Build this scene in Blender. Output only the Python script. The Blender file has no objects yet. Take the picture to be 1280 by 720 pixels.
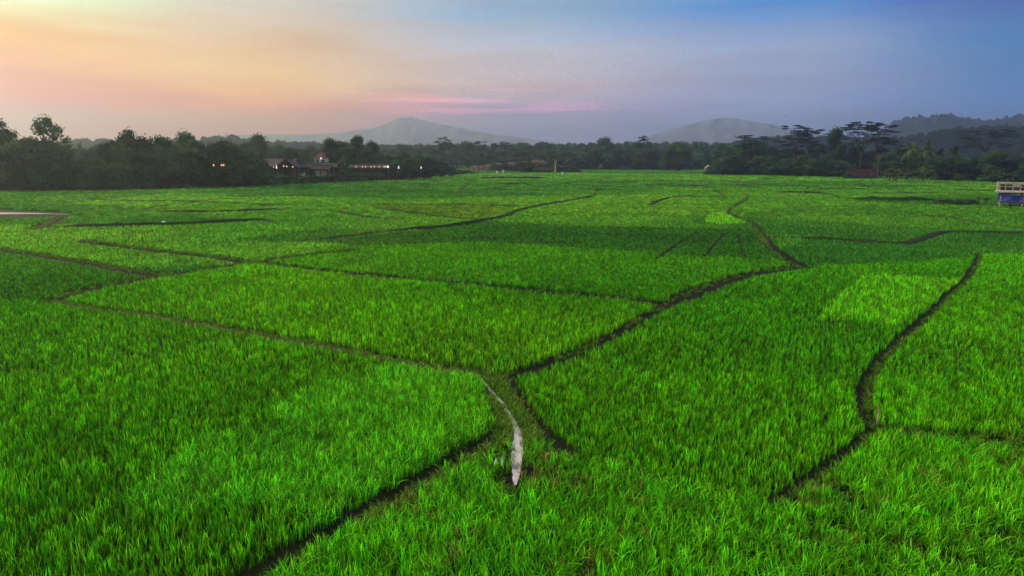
import bpy, math, random
import numpy as np
from mathutils import Vector, Matrix

random.seed(7)
rng = np.random.default_rng(11)
scene = bpy.context.scene
C = scene.collection
R = math.radians

# ------------------------------------------------------------------ camera
F = 853.0
PITCH = math.atan(165.0 / F)
H = 8.0
cam_d = bpy.data.cameras.new('camera')
cam = bpy.data.objects.new('camera', cam_d)
C.objects.link(cam)
cam.location = (0, 0, H)
cam.rotation_euler = (math.pi / 2 - PITCH, 0, 0)
cam_d.sensor_width = 36
cam_d.lens = F / 1280 * 36
cam_d.clip_start = 0.1
cam_d.clip_end = 20000
scene.camera = cam
cP, sP = math.cos(PITCH), math.sin(PITCH)


def ray(px, py):
    x = (px - 640) / F
    y = (360 - py) / F
    return (x, cP + y * sP, y * cP - sP)


def G(px, py, z=0.0):
    "ground point seen at a pixel of the 1280x720 photograph"
    d = ray(px, py)
    t = (z - H) / d[2]
    return (d[0] * t, d[1] * t)


def P(px, py, Y):
    "point on a pixel's ray at distance Y"
    d = ray(px, py)
    t = Y / d[1]
    return (d[0] * t, Y, H + d[2] * t)


def toPx(x, y, z):
    dz = z - H
    depth = y * cP - dz * sP
    up = y * sP + dz * cP
    return 640 + F * x / depth, 360 - F * up / depth


# ------------------------------------------------------------------ helpers
def tag(o, label=None, cat=None, group=None, kind=None):
    if label: o['label'] = label
    if cat: o['category'] = cat
    if group: o['group'] = group
    if kind: o['kind'] = kind
    return o


def empty(name, loc, rz=0.0):
    o = bpy.data.objects.new(name, None)
    o.empty_display_size = 0.3
    C.objects.link(o)
    o.location = loc
    o.rotation_euler = (0, 0, rz)
    return o


class MB:
    def __init__(s):
        s.v = []
        s.f = []
        s.n = 0

    def add(s, vs, fs):
        vs = np.asarray(vs, float).reshape(-1, 3)
        s.v.append(vs)
        s.f.extend([tuple(i + s.n for i in f) for f in fs])
        s.n += len(vs)
        return s

    def box(s, c, d, rz=0.0, tilt=0.0):
        hx, hy, hz = d[0] / 2, d[1] / 2, d[2] / 2
        vs = [(x, y, z) for x in (-hx, hx) for y in (-hy, hy) for z in (-hz, hz)]
        M = Matrix.Translation(c) @ Matrix.Rotation(rz, 4, 'Z') @ Matrix.Rotation(tilt, 4, 'Y')
        vs = [tuple(M @ Vector(v)) for v in vs]
        return s.add(vs, [(0, 1, 3, 2), (4, 6, 7, 5), (0, 4, 5, 1), (2, 3, 7, 6), (0, 2, 6, 4), (1, 5, 7, 3)])

    def tube(s, pts, rad, n=7):
        pts = [Vector(p) for p in pts]
        vs, fs = [], []
        for i, p in enumerate(pts):
            a = pts[max(i - 1, 0)]
            b = pts[min(i + 1, len(pts) - 1)]
            t = (b - a).normalized()
            u = t.orthogonal().normalized()
            w = t.cross(u)
            for k in range(n):
                an = 2 * math.pi * k / n
                vs.append(p + (u * math.cos(an) + w * math.sin(an)) * rad[i])
        for i in range(len(pts) - 1):
            for k in range(n):
                k2 = (k + 1) % n
                fs.append((i * n + k, i * n + k2, (i + 1) * n + k2, (i + 1) * n + k))
        fs.append(tuple(range(n))[::-1])
        fs.append(tuple((len(pts) - 1) * n + k for k in range(n)))
        return s.add([tuple(v) for v in vs], fs)

    def mesh(s, name, m=None, smooth=False):
        me = bpy.data.meshes.new(name)
        v = np.concatenate(s.v) if s.v else np.zeros((0, 3))
        me.from_pydata(v.tolist(), [], s.f)
        if m: me.materials.append(m)
        if smooth: me.polygons.foreach_set('use_smooth', [True] * len(me.polygons))
        me.update()
        return me

    def build(s, name, m, parent=None, smooth=False):
        o = bpy.data.objects.new(name, s.mesh(name, m, smooth))
        C.objects.link(o)
        if parent: o.parent = parent
        return o


# ------------------------------------------------------------------ materials
def newmat(name):
    m = bpy.data.materials.new(name)
    m.use_nodes = True
    nt = m.node_tree
    nt.nodes.clear()
    out = nt.nodes.new('ShaderNodeOutputMaterial')
    return m, nt, out


def noise_node(nt, scale, detail=3, coord='Object', rough=0.55):
    tc = nt.nodes.new('ShaderNodeTexCoord')
    n = nt.nodes.new('ShaderNodeTexNoise')
    n.inputs['Scale'].default_value = scale
    n.inputs['Detail'].default_value = detail
    n.inputs['Roughness'].default_value = rough
    if coord == 'World':
        g = nt.nodes.new('ShaderNodeNewGeometry')
        nt.links.new(g.outputs['Position'], n.inputs['Vector'])
    else:
        nt.links.new(tc.outputs[coord], n.inputs['Vector'])
    return n


def ramp(nt, fac, stops):
    r = nt.nodes.new('ShaderNodeValToRGB')
    el = r.color_ramp.elements
    while len(el) < len(stops): el.new(0.5)
    for e, (p, c) in zip(el, stops):
        e.position = p
        e.color = (*c, 1)
    nt.links.new(fac, r.inputs['Fac'])
    return r


def surf(name, c1, c2, scale=3.0, rough=0.85, bump=0.3, coord='Object', detail=5, spec=0.3):
    m, nt, out = newmat(name)
    b = nt.nodes.new('ShaderNodeBsdfPrincipled')
    n = noise_node(nt, scale, detail, coord)
    r = ramp(nt, n.outputs['Fac'], [(0.3, c1), (0.7, c2)])
    nt.links.new(r.outputs['Color'], b.inputs['Base Color'])
    b.inputs['Roughness'].default_value = rough
    b.inputs['Specular IOR Level'].default_value = spec
    if bump:
        bn = nt.nodes.new('ShaderNodeBump')
        bn.inputs['Strength'].default_value = bump
        bn.inputs['Distance'].default_value = 0.05
        nt.links.new(n.outputs['Fac'], bn.inputs['Height'])
        nt.links.new(bn.outputs['Normal'], b.inputs['Normal'])
    nt.links.new(b.outputs[0], out.inputs['Surface'])
    return m


def leafmat(name, c1, c2, scale=0.5, trans=0.35, obj_var=0.35, gloss=0.008):
    m, nt, out = newmat(name)
    n = noise_node(nt, scale, 3)
    r = ramp(nt, n.outputs['Fac'], [(0.32, c1), (0.68, c2)])
    oi = nt.nodes.new('ShaderNodeObjectInfo')
    mr = nt.nodes.new('ShaderNodeMapRange')
    mr.inputs['To Min'].default_value = 1 - obj_var
    mr.inputs['To Max'].default_value = 1 + obj_var
    nt.links.new(oi.outputs['Random'], mr.inputs['Value'])
    mx = nt.nodes.new('ShaderNodeMix')
    mx.data_type = 'RGBA'
    mx.blend_type = 'MULTIPLY'
    mx.inputs['Factor'].default_value = 1
    nt.links.new(r.outputs['Color'], mx.inputs[6])
    nt.links.new(mr.outputs['Result'], mx.inputs[7])
    d = nt.nodes.new('ShaderNodeBsdfDiffuse')
    t = nt.nodes.new('ShaderNodeBsdfTranslucent')
    ms = nt.nodes.new('ShaderNodeMixShader')
    ms.inputs['Fac'].default_value = trans
    nt.links.new(mx.outputs[2], d.inputs['Color'])
    nt.links.new(mx.outputs[2], t.inputs['Color'])
    nt.links.new(d.outputs[0], ms.inputs[1])
    nt.links.new(t.outputs[0], ms.inputs[2])
    g = nt.nodes.new('ShaderNodeBsdfGlossy')
    g.inputs['Roughness'].default_value = 0.5
    g.inputs['Color'].default_value = (1, 1, 1, 1)
    ms2 = nt.nodes.new('ShaderNodeMixShader')
    ms2.inputs['Fac'].default_value = gloss
    nt.links.new(ms.outputs[0], ms2.inputs[1])
    nt.links.new(g.outputs[0], ms2.inputs[2])
    nt.links.new(ms2.outputs[0], out.inputs['Surface'])
    return m


def tintmat(name, trans=0.4, gloss=0.04):
    "rice and grass blades: colour from the plant's own tint, tips lighter and yellower, bases darker"
    m, nt, out = newmat(name)
    a = nt.nodes.new('ShaderNodeAttribute')
    a.attribute_type = 'INSTANCER'
    a.attribute_name = 'tint'
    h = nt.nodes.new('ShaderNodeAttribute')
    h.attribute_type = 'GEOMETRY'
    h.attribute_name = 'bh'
    r = ramp(nt, h.outputs['Fac'], [(0.0, (0.75, 0.6, 0.7)), (0.5, (0.95, 0.95, 1)), (1.0, (1.7, 1.35, 1.1))])  # sheath and tip colours, contrast widened to paint in some canopy shade
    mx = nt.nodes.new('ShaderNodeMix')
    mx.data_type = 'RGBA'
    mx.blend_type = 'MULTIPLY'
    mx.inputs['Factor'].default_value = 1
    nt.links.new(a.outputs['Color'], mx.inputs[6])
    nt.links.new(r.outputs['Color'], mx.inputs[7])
    bvn = nt.nodes.new('ShaderNodeAttribute')
    bvn.attribute_type = 'GEOMETRY'
    bvn.attribute_name = 'bv'
    m0 = mx
    mx = nt.nodes.new('ShaderNodeMix')
    mx.data_type = 'RGBA'
    mx.blend_type = 'MULTIPLY'
    mx.inputs['Factor'].default_value = 1
    nt.links.new(m0.outputs[2], mx.inputs[6])
    nt.links.new(bvn.outputs['Fac'], mx.inputs[7])
    d = nt.nodes.new('ShaderNodeBsdfDiffuse')
    t = nt.nodes.new('ShaderNodeBsdfTranslucent')
    ms = nt.nodes.new('ShaderNodeMixShader')
    ms.inputs['Fac'].default_value = trans
    nt.links.new(mx.outputs[2], d.inputs['Color'])
    nt.links.new(mx.outputs[2], t.inputs['Color'])
    nt.links.new(d.outputs[0], ms.inputs[1])
    nt.links.new(t.outputs[0], ms.inputs[2])
    g = nt.nodes.new('ShaderNodeBsdfGlossy')
    g.inputs['Roughness'].default_value = 0.42
    g.inputs['Color'].default_value = (1, 1, 1, 1)
    ms2 = nt.nodes.new('ShaderNodeMixShader')
    ms2.inputs['Fac'].default_value = gloss
    nt.links.new(ms.outputs[0], ms2.inputs[1])
    nt.links.new(g.outputs[0], ms2.inputs[2])
    nt.links.new(ms2.outputs[0], out.inputs['Surface'])
    return m


def emit(name, c, s):
    m, nt, out = newmat(name)
    e = nt.nodes.new('ShaderNodeEmission')
    e.inputs['Color'].default_value = (*c, 1)
    e.inputs['Strength'].default_value = s
    nt.links.new(e.outputs[0], out.inputs['Surface'])
    return m


M = {}
M['mud'] = surf('mud', (0.010, 0.014, 0.006), (0.03, 0.032, 0.014), 2.5, 0.7, 0.6, 'World')
M['bund'] = surf('bund_earth', (0.012, 0.018, 0.006), (0.045, 0.036, 0.018), 1.4, 0.9, 0.8, 'World', spec=0.1)
M['bank'] = surf('far_bund', (0.006, 0.014, 0.004), (0.024, 0.05, 0.012), 1.6, 0.9, 0.6, 'World', spec=0.05)
M['earth'] = surf('bare_earth', (0.03, 0.036, 0.016), (0.10, 0.055, 0.04), 0.12, 0.95, 0.6, 'World', 8)
M['wetmud'] = surf('wet_mud', (0.025, 0.022, 0.012), (0.07, 0.05, 0.032), 0.9, 0.95, 0.4, 'World', spec=0.04)
M['bark'] = surf('bark', (0.03, 0.024, 0.018), (0.07, 0.055, 0.04), 4, 0.95, 0.5)
M['palebark'] = surf('pale_bark', (0.35, 0.33, 0.29), (0.5, 0.48, 0.42), 3, 0.9, 0.4)
M['leaf'] = leafmat('leaf', (0.004, 0.018, 0.010), (0.045, 0.12, 0.04), 0.5, 0.25, 0.6)
M['leaf_far'] = leafmat('leaf_far', (0.004, 0.018, 0.016), (0.012, 0.045, 0.036), 0.5, 0.2, 0.3)  # dark teal puts part of the far haze into the leaf colour
M['leaf_dark'] = leafmat('leaf_dark', (0.003, 0.010, 0.007), (0.012, 0.030, 0.013), 0.5, 0.2, 0.3)
M['leaf_mid'] = leafmat('leaf_mid', (0.020, 0.055, 0.022), (0.065, 0.125, 0.04), 0.35, 0.3)
M['leaf_light'] = leafmat('leaf_light', (0.04, 0.085, 0.02), (0.10, 0.14, 0.035), 0.4, 0.3)
M['palm'] = leafmat('palm_leaf', (0.03, 0.065, 0.02), (0.08, 0.13, 0.035), 0.8, 0.3)
M['forest'] = surf('forest_hill', (0.004, 0.02, 0.018), (0.012, 0.045, 0.036), 0.05, 1.0, 0.0, 'World', 8, 0.0)  # blue-green base colour carries some of the distant haze tint
M['hazed_rock'] = surf('mountain', (0.23, 0.23, 0.29), (0.26, 0.26, 0.32), 0.0005, 1.0, 0.0, 'World', 6, 0.0)  # pale bluish base colour stands in for thicker distance haze
M['plain'] = surf('plain', (0.02, 0.045, 0.015), (0.05, 0.075, 0.025), 0.02, 1.0, 0.0, 'World', 6, 0.1)
M['roof'] = surf('old_tile_roof', (0.014, 0.012, 0.013), (0.032, 0.025, 0.024), 1.2, 0.9, 0.4)
M['roofgrey'] = surf('grey_roof', (0.04, 0.036, 0.034), (0.075, 0.066, 0.06), 1.2, 0.85, 0.3)
M['redroof'] = surf('red_tile_roof', (0.10, 0.03, 0.026), (0.16, 0.055, 0.045), 2, 0.9, 0.3)
M['wood'] = surf('weathered_wood', (0.09, 0.06, 0.045), (0.2, 0.14, 0.10), 3, 0.85, 0.3)
M['palewood'] = surf('pale_wood', (0.28, 0.19, 0.13), (0.42, 0.30, 0.22), 3, 0.85, 0.3)
M['whitewash'] = surf('whitewash', (0.26, 0.23, 0.23), (0.50, 0.45, 0.44), 2.2, 0.8, 0.2)
M['plaster'] = surf('plaster', (0.35, 0.33, 0.31), (0.55, 0.53, 0.5), 1.5, 0.85, 0.2)
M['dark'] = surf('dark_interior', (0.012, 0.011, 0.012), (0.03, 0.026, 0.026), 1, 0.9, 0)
M['cloth'] = surf('white_cloth', (0.6, 0.6, 0.57), (0.8, 0.8, 0.78), 4, 0.8, 0.2)
M['metal'] = surf('grey_metal', (0.1, 0.1, 0.11), (0.2, 0.2, 0.21), 4, 0.5, 0.1)
M['lamp_orange'] = emit('lamp_warm', (1.0, 0.42, 0.16), 1.5)
M['glow_white'] = emit('glow_cool', (0.85, 0.8, 1.0), 1.1)


def brick():
    m, nt, out = newmat('red_brick')
    b = nt.nodes.new('ShaderNodeBsdfPrincipled')
    t = nt.nodes.new('ShaderNodeTexBrick')
    tc = nt.nodes.new('ShaderNodeTexCoord')
    mp = nt.nodes.new('ShaderNodeMapping')
    mp.inputs['Rotation'].default_value = (math.pi / 2, 0, 0)
    nt.links.new(tc.outputs['Object'], mp.inputs['Vector'])
    nt.links.new(mp.outputs[0], t.inputs['Vector'])
    t.inputs['Scale'].default_value = 2.0
    t.inputs['Color1'].default_value = (0.12, 0.022, 0.022, 1)
    t.inputs['Color2'].default_value = (0.07, 0.013, 0.015, 1)
    t.inputs['Mortar'].default_value = (0.06, 0.035, 0.035, 1)
    nt.links.new(t.outputs['Color'], b.inputs['Base Color'])
    b.inputs['Roughness'].default_value = 0.9
    nt.links.new(b.outputs[0], out.inputs['Surface'])
    return m


M['brick'] = brick()


def tarp():
    m, nt, out = newmat('blue_tarpaulin')
    b = nt.nodes.new('ShaderNodeBsdfPrincipled')
    n = noise_node(nt, 2.5, 4)
    r = ramp(nt, n.outputs['Fac'], [(0.3, (0.002, 0.018, 0.17)), (0.7, (0.005, 0.05, 0.33))])
    nt.links.new(r.outputs['Color'], b.inputs['Base Color'])
    b.inputs['Roughness'].default_value = 0.45
    bn = nt.nodes.new('ShaderNodeBump')
    bn.inputs['Distance'].default_value = 0.2
    nt.links.new(n.outputs['Fac'], bn.inputs['Height'])
    nt.links.new(bn.outputs['Normal'], b.inputs['Normal'])
    nt.links.new(b.outputs[0], out.inputs['Surface'])
    return m


M['tarp'] = tarp()


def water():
    m, nt, out = newmat('muddy_sheen_water')
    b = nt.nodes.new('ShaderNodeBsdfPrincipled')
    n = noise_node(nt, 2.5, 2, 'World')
    r = ramp(nt, n.outputs['Fac'], [(0.30, (0.34, 0.28, 0.28)), (0.55, (0.58, 0.50, 0.50))])  # mud colour paled to stand in for the sky's reflection
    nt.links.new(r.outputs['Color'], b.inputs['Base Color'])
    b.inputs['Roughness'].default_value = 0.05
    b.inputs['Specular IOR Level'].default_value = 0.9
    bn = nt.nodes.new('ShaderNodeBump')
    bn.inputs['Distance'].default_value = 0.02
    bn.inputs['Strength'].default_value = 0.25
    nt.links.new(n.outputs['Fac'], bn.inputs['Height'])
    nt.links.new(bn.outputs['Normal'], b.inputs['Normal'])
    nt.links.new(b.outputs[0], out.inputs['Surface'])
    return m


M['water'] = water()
M['silt_sheen'] = surf('silt_sheen_water', (0.30, 0.26, 0.23), (0.62, 0.56, 0.50), 0.35, 0.25, 0.1, 'World', spec=0.8)  # pale silt colour that also paints in the water's bright sheen
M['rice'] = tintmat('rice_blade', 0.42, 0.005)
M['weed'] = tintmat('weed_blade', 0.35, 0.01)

# ------------------------------------------------------------------ ground
LIM = 4400.0
g = MB()
g.add([(-LIM, -380, 0), (LIM, -380, 0), (LIM, LIM, 0), (-LIM, LIM, 0)], [(0, 1, 2, 3)])
m, nt, out = newmat('ground_soil')
b = nt.nodes.new('ShaderNodeBsdfPrincipled')
gp = nt.nodes.new('ShaderNodeNewGeometry')
sx = nt.nodes.new('ShaderNodeSeparateXYZ')
nt.links.new(gp.outputs['Position'], sx.inputs[0])
mr = nt.nodes.new('ShaderNodeMapRange')
mr.inputs['From Min'].default_value = 60
mr.inputs['From Max'].default_value = 170
nt.links.new(sx.outputs['Y'], mr.inputs['Value'])
n1 = noise_node(nt, 1.2, 6, 'World')
r1 = ramp(nt, n1.outputs['Fac'], [(0.35, (0.005, 0.009, 0.003)), (0.7, (0.014, 0.014, 0.007))])
n2 = noise_node(nt, 0.05, 6, 'World')
r2 = ramp(nt, n2.outputs['Fac'], [(0.35, (0.025, 0.075, 0.012)), (0.7, (0.05, 0.12, 0.02))])
mx = nt.nodes.new('ShaderNodeMix')
mx.data_type = 'RGBA'
nt.links.new(mr.outputs[0], mx.inputs['Factor'])
nt.links.new(r1.outputs['Color'], mx.inputs[6])
nt.links.new(r2.outputs['Color'], mx.inputs[7])
nt.links.new(mx.outputs[2], b.inputs['Base Color'])
b.inputs['Roughness'].default_value = 0.95
b.inputs['Specular IOR Level'].default_value = 0.08
nt.links.new(b.outputs[0], out.inputs['Surface'])
tag(g.build('ground', m), kind='structure')

# ------------------------------------------------------------------ bund and ditch lines, read off the photograph
# (pixels, cleared half width in m, bank height, weeds probability)
L = []


def line(pts, hw, hb=0.0, weeds=0.5, zed=0.15):
    g_ = [G(x, y, zed) for x, y in pts]
    # densify with Catmull-Rom
    res = []
    n = len(g_)
    for i in range(n - 1):
        p0 = np.array(g_[max(i - 1, 0)]); p1 = np.array(g_[i]); p2 = np.array(g_[i + 1]); p3 = np.array(g_[min(i + 2, n - 1)])
        k = max(2, int(np.linalg.norm(p2 - p1) / 1.5))
        for j in range(k):
            t = j / k
            res.append(0.5 * ((2 * p1) + (-p0 + p2) * t + (2 * p0 - 5 * p1 + 4 * p2 - p3) * t * t + (-p0 + 3 * p1 - 3 * p2 + p3) * t ** 3))
    res.append(np.array(g_[-1]))
    res = np.array(res)
    L.append((res, hw, hb, weeds))
    return res


# near network
line([(68, 376), (100, 383), (180, 392), (290, 411), (400, 431), (500, 449), (560, 460), (610, 468)], 0.42, 0.10, 0.7)
line([(70, 374), (95, 365), (138, 356), (200, 344), (243, 338), (315, 327), (380, 318), (440, 312)], 0.72, 0.0, 0.3)
line([(325, 328), (360, 332), (393, 336), (465, 343), (531, 350), (609, 356), (675, 363), (780, 372), (822, 378)], 0.6, 0.0, 0.15)
line([(612, 468), (640, 467), (700, 448), (760, 422), (800, 399), (850, 373), (900, 352), (940, 341), (1000, 333)], 0.38, 0.0, 0.15)
line([(850, 373), (900, 353), (940, 342), (1003, 333)], 0.75, 0.0, 0.1)
line([(1003, 333), (985, 323), (964, 308), (955, 297), (947, 287), (938, 278), (913, 268), (913, 261), (930, 251), (936, 245)], 0.55, 0.0, 0.3)
line([(810, 256), (848, 246), (930, 247)], 0.7, 0.35, 0.3)
line([(955, 295), (1040, 299), (1120, 304), (1137, 303), (1162, 295), (1187, 290), (1280, 291), (1400, 292)], 0.9, 0.30, 0.3)
line([(1224, 318), (1217, 333), (1208, 348), (1187, 367), (1162, 392), (1130, 420), (1100, 448), (1083, 478), (1080, 508), (1092, 532)], 0.28, 0.0, 0.35)
line([(1094, 534), (1060, 562), (1020, 592), (990, 612), (968, 626)], 0.22, 0.0, 0.25)
line([(1094, 532), (1150, 538), (1200, 544), (1290, 552), (1400, 560)], 0.36, 0.0, 0.25)
line([(1010, 645), (1030, 652), (1056, 660)], 0.17, 0.0, 0.1)
line([(1100, 670), (1140, 680), (1179, 689), (1233, 703)], 0.14, 0.0, 0.3)
CH = line([(598, 464), (612, 482), (630, 502), (645, 528), (648, 548), (646, 572), (644, 600)], 0.15, 0.0, 0.0)
line([(636, 468), (644, 490), (662, 520), (690, 547), (712, 562)], 0.28, 0.0, 0.0)
line([(622, 470), (640, 500), (658, 532), (664, 546)], 0.30, 0.0, 1.0)          # grassy bund between channel and ditch
line([(632, 528), (600, 553), (560, 573), (500, 608), (440, 643), (380, 678), (320, 714), (280, 736)], 0.24, 0.0, 0.0)
line([(640, 535), (606, 562), (560, 588), (510, 616), (450, 650)], 0.2, 0.0, 0.95)
line([(612, 490), (628, 515), (636, 540)], 0.30, 0.0, 0.9)
line([(-60, 303), (0, 311), (66, 321), (115, 329), (157, 337), (203, 344)], 0.8, 0.0, 0.3)
line([(105, 301), (157, 308), (230, 316), (272, 321), (315, 327)], 0.8, 0.0, 0.5)
line([(46, 286), (62, 284), (157, 282), (203, 281), (295, 277), (328, 275), (343, 278)], 0.8, 0.46, 0.5)
PATH = line([(40, 286), (58, 280), (72, 273), (95, 269)], 1.0, 0.0, 0.2)
line([(177, 264), (269, 265), (328, 263), (387, 262)], 0.8, 0.42, 0.5)
line([(92, 248), (157, 251), (253, 252), (328, 256), (390, 257)], 0.8, 0.3, 0.5)
line([(177, 262), (203, 257), (253, 252)], 0.8, 0.2, 0.5)
line([(380, 300), (410, 297), (458, 291)], 0.8, 0.42, 0.3)
line([(458, 290), (517, 286), (570, 281), (603, 275), (632, 270), (645, 264), (675, 257), (721, 249), (745, 244)], 0.8, 0.36, 0.5)
line([(412, 263), (458, 271), (501, 272)], 0.8, 0.3, 0.4)
line([(471, 260), (517, 266), (557, 271), (599, 274)], 0.8, 0.3, 0.4)
line([(412, 255), (540, 256), (675, 257)], 0.7, 0.25, 0.4)
line([(871, 289), (845, 306), (818, 324)], 0.15, 0.0, 0.0)
line([(904, 292), (892, 306), (880, 321)], 0.15, 0.0, 0.0)
line([(922, 292), (925, 306), (932, 322)], 0.11, 0.0, 0.0)
line([(740, 283), (840, 285), (938, 287)], 0.4, 0.0, 0.3)
line([(1052, 248), (1110, 250), (1184, 250)], 1.6, 0.75, 0.5)
line([(955, 240), (1000, 241), (1048, 243)], 1.0, 0.55, 0.3)
line([(989, 228), (1020, 228)], 1.2, 0.6, 0.3)
line([(942, 224), (978, 225)], 1.2, 0.6, 0.3)
line([(590, 223), (692, 223)], 1.2, 0.7, 0.3)
line([(612, 230), (672, 231)], 1.0, 0.6, 0.3)
line([(692, 230), (735, 232), (782, 233)], 1.0, 0.4, 0.3)
line([(792, 231), (832, 232), (900, 233)], 1.0, 0.45, 0.3)
line([(760, 243), (815, 243)], 0.9, 0.3, 0.4)
line([(560, 254), (640, 254)], 0.7, 0.2, 0.4)
line([(1040, 232), (1110, 233), (1190, 233)], 0.8, 0.35, 0.4)
line([(1093, 264), (1173, 270), (1240, 281), (1330, 290)], 0.6, 0.15, 0.5)
line([(590, 225), (570, 240), (500, 246), (380, 247)], 0.7, 0.18, 0.6)
line([(1020, 402), (1077, 405), (1120, 409)], 0.18, 0.0, 0.0)
line([(1180, 236), (1215, 238), (1280, 240)], 0.9, 0.35, 0.4)
for (x0, x1, y) in ((700, 860, 226.5), (830, 960, 227), (880, 990, 231), (980, 1100, 236), (700, 800, 237), (840, 930, 239), (560, 700, 237.5), (400, 560, 239),
                    (1040, 1200, 227.5), (1060, 1190, 241), (250, 420, 245), (430, 560, 233.5), (720, 880, 221.5), (900, 1040, 232.5),
                    (880, 1000, 223), (1100, 1230, 224.8), (660, 760, 219.5), (1010, 1130, 230.2)):
    line([(x0, y), ((x0 + x1) / 2, y + 0.3), (x1, y)], 0.8, 0.30, 0.5)
# boundaries in the far fields running away from the viewer
for (a_, b_) in (((690, 219), (560, 250)), ((760, 219), (742, 245)), ((862, 220), (905, 244)), ((960, 221), (1050, 247)), ((1060, 226), (1184, 252)), ((420, 233), (200, 257))):
    line([a_, ((a_[0] + b_[0]) / 2, (a_[1] + b_[1]) / 2), b_], 0.5, 0.12, 0.5)

# water strips are ribbons along the channel line
def ribbon(path, widths, z, name, mat, zf=None, crown=None):
    n = len(path)
    w = np.interp(np.linspace(0, 1, n), np.linspace(0, 1, len(widths)), widths)
    mb = MB()
    vs, fs = [], []
    cols = 5
    for i in range(n):
        a = path[max(i - 1, 0)]
        c = path[min(i + 1, n - 1)]
        t = (c - a) / (np.linalg.norm(c - a) + 1e-9)
        nr = np.array([-t[1], t[0]])
        for k in range(cols):
            s = (k / (cols - 1)) * 2 - 1
            jit = (rng.random() - 0.5) * 0.5 * w[i]
            p = path[i] + nr * (s * w[i] + jit)
            zz = z if crown is None else z + crown * (1 - s * s) * (0.8 + 0.4 * rng.random()) * min(1, (i + 0.1) / 4, (n - 0.9 - i) / 4)
            vs.append((p[0], p[1], zz))
    for i in range(n - 1):
        for k in range(cols - 1):
            q = i * cols + k
            fs.append((q, q + 1, q + cols + 1, q + cols))
    mb.add(vs, fs)
    o = mb.build(name, mat, smooth=True)
    tag(o, kind='structure')
    return o


def dens(path, step):
    seg = np.r_[0, np.cumsum(np.linalg.norm(np.diff(path, axis=0), axis=1))]
    n = max(2, int(seg[-1] / step))
    s = np.linspace(0, seg[-1], n)
    return np.c_[np.interp(s, seg, path[:, 0]), np.interp(s, seg, path[:, 1])]


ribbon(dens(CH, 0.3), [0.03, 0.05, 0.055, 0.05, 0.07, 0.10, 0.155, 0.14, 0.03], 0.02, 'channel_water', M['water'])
ribbon(dens(CH, 0.3), [0.07, 0.09, 0.10, 0.09, 0.11, 0.15, 0.19, 0.17, 0.06], 0.008, 'channel_mud', M['bund'])
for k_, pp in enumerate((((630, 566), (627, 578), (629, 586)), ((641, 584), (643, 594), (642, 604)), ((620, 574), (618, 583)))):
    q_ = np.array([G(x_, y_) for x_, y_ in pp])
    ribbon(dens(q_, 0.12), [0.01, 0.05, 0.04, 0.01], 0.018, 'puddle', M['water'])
pw = np.array([G(x, y) for x, y in ((-60, 267), (0, 267), (40, 267), (75, 268), (92, 268.5))])
ribbon(dens(pw, 1.5), [2.0, 2.0, 1.5, 0.35, 0.1], 0.03, 'flooded_paddy_water', M['silt_sheen'])
ribbon(dens(pw, 1.5), [4.2, 4.0, 3.2, 2.2, 1.0], 0.012, 'wet_mud', M['wetmud'])
ribbon(dens(PATH, 1.0), [0.4, 0.5, 0.4], 0.03, 'path', M['bund'], crown=0.1)
for (path, hw, hb, wd) in L:
    if hb > 0:
        ribbon(dens(path, 1.2 if hb > 0.2 else 0.4), [hw * 0.8, hw * 0.85, hw * 0.8], 0.006, 'bund', M['bank'] if hb >= 0.2 else M['bund'], crown=hb)

# ------------------------------------------------------------------ plant protos (blades)
def blade_proto(name, nbl, hgt, spread, droop, width, segs, foot, mat, seed):
    r = np.random.default_rng(seed)
    V, Fc, BH, BV = [], [], [], []
    n = 0
    for b_ in range(nbl):
        bv = 0.28 + 2.0 * r.random() ** 2.0
        az = r.random() * 2 * math.pi
        lean = spread * (0.25 + r.random())
        h = hgt * (0.65 + 0.45 * r.random())
        fx, fy = (r.random(2) - 0.5) * 2 * foot
        dx, dy = math.cos(az), math.sin(az)
        # the blade's flat side
        wa = az + math.pi / 2 + (r.random() - 0.5) * 1.2
        wx, wy = math.cos(wa), math.sin(wa)
        dr = droop * (0.3 + r.random())
        for s in range(segs + 1):
            t = s / segs
            out_ = h * (lean * t + dr * t ** 3)
            z = h * (t - 0.55 * dr * t ** 3)
            w = width * (0.55 + 0.9 * t - 1.4 * t ** 2.2) * (0.8 + 0.3 * r.random() if s == 0 else 1)
            w = max(w, width * 0.06)
            cx, cy = fx + dx * out_, fy + dy * out_
            V.append((cx - wx * w / 2, cy - wy * w / 2, z))
            V.append((cx + wx * w / 2, cy + wy * w / 2, z))
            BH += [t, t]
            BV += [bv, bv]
            if s:
                q = n + 2 * s
                Fc.append((q - 2, q - 1, q + 1, q))
        n += 2 * (segs + 1)
    me = bpy.data.meshes.new(name)
    me.from_pydata(V, [], Fc)
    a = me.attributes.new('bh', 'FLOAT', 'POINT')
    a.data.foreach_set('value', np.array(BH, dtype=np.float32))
    a = me.attributes.new('bv', 'FLOAT', 'POINT')
    a.data.foreach_set('value', np.array(BV, dtype=np.float32))
    me.materials.append(mat)
    me.update()
    return bpy.data.objects.new(name, me)


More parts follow.
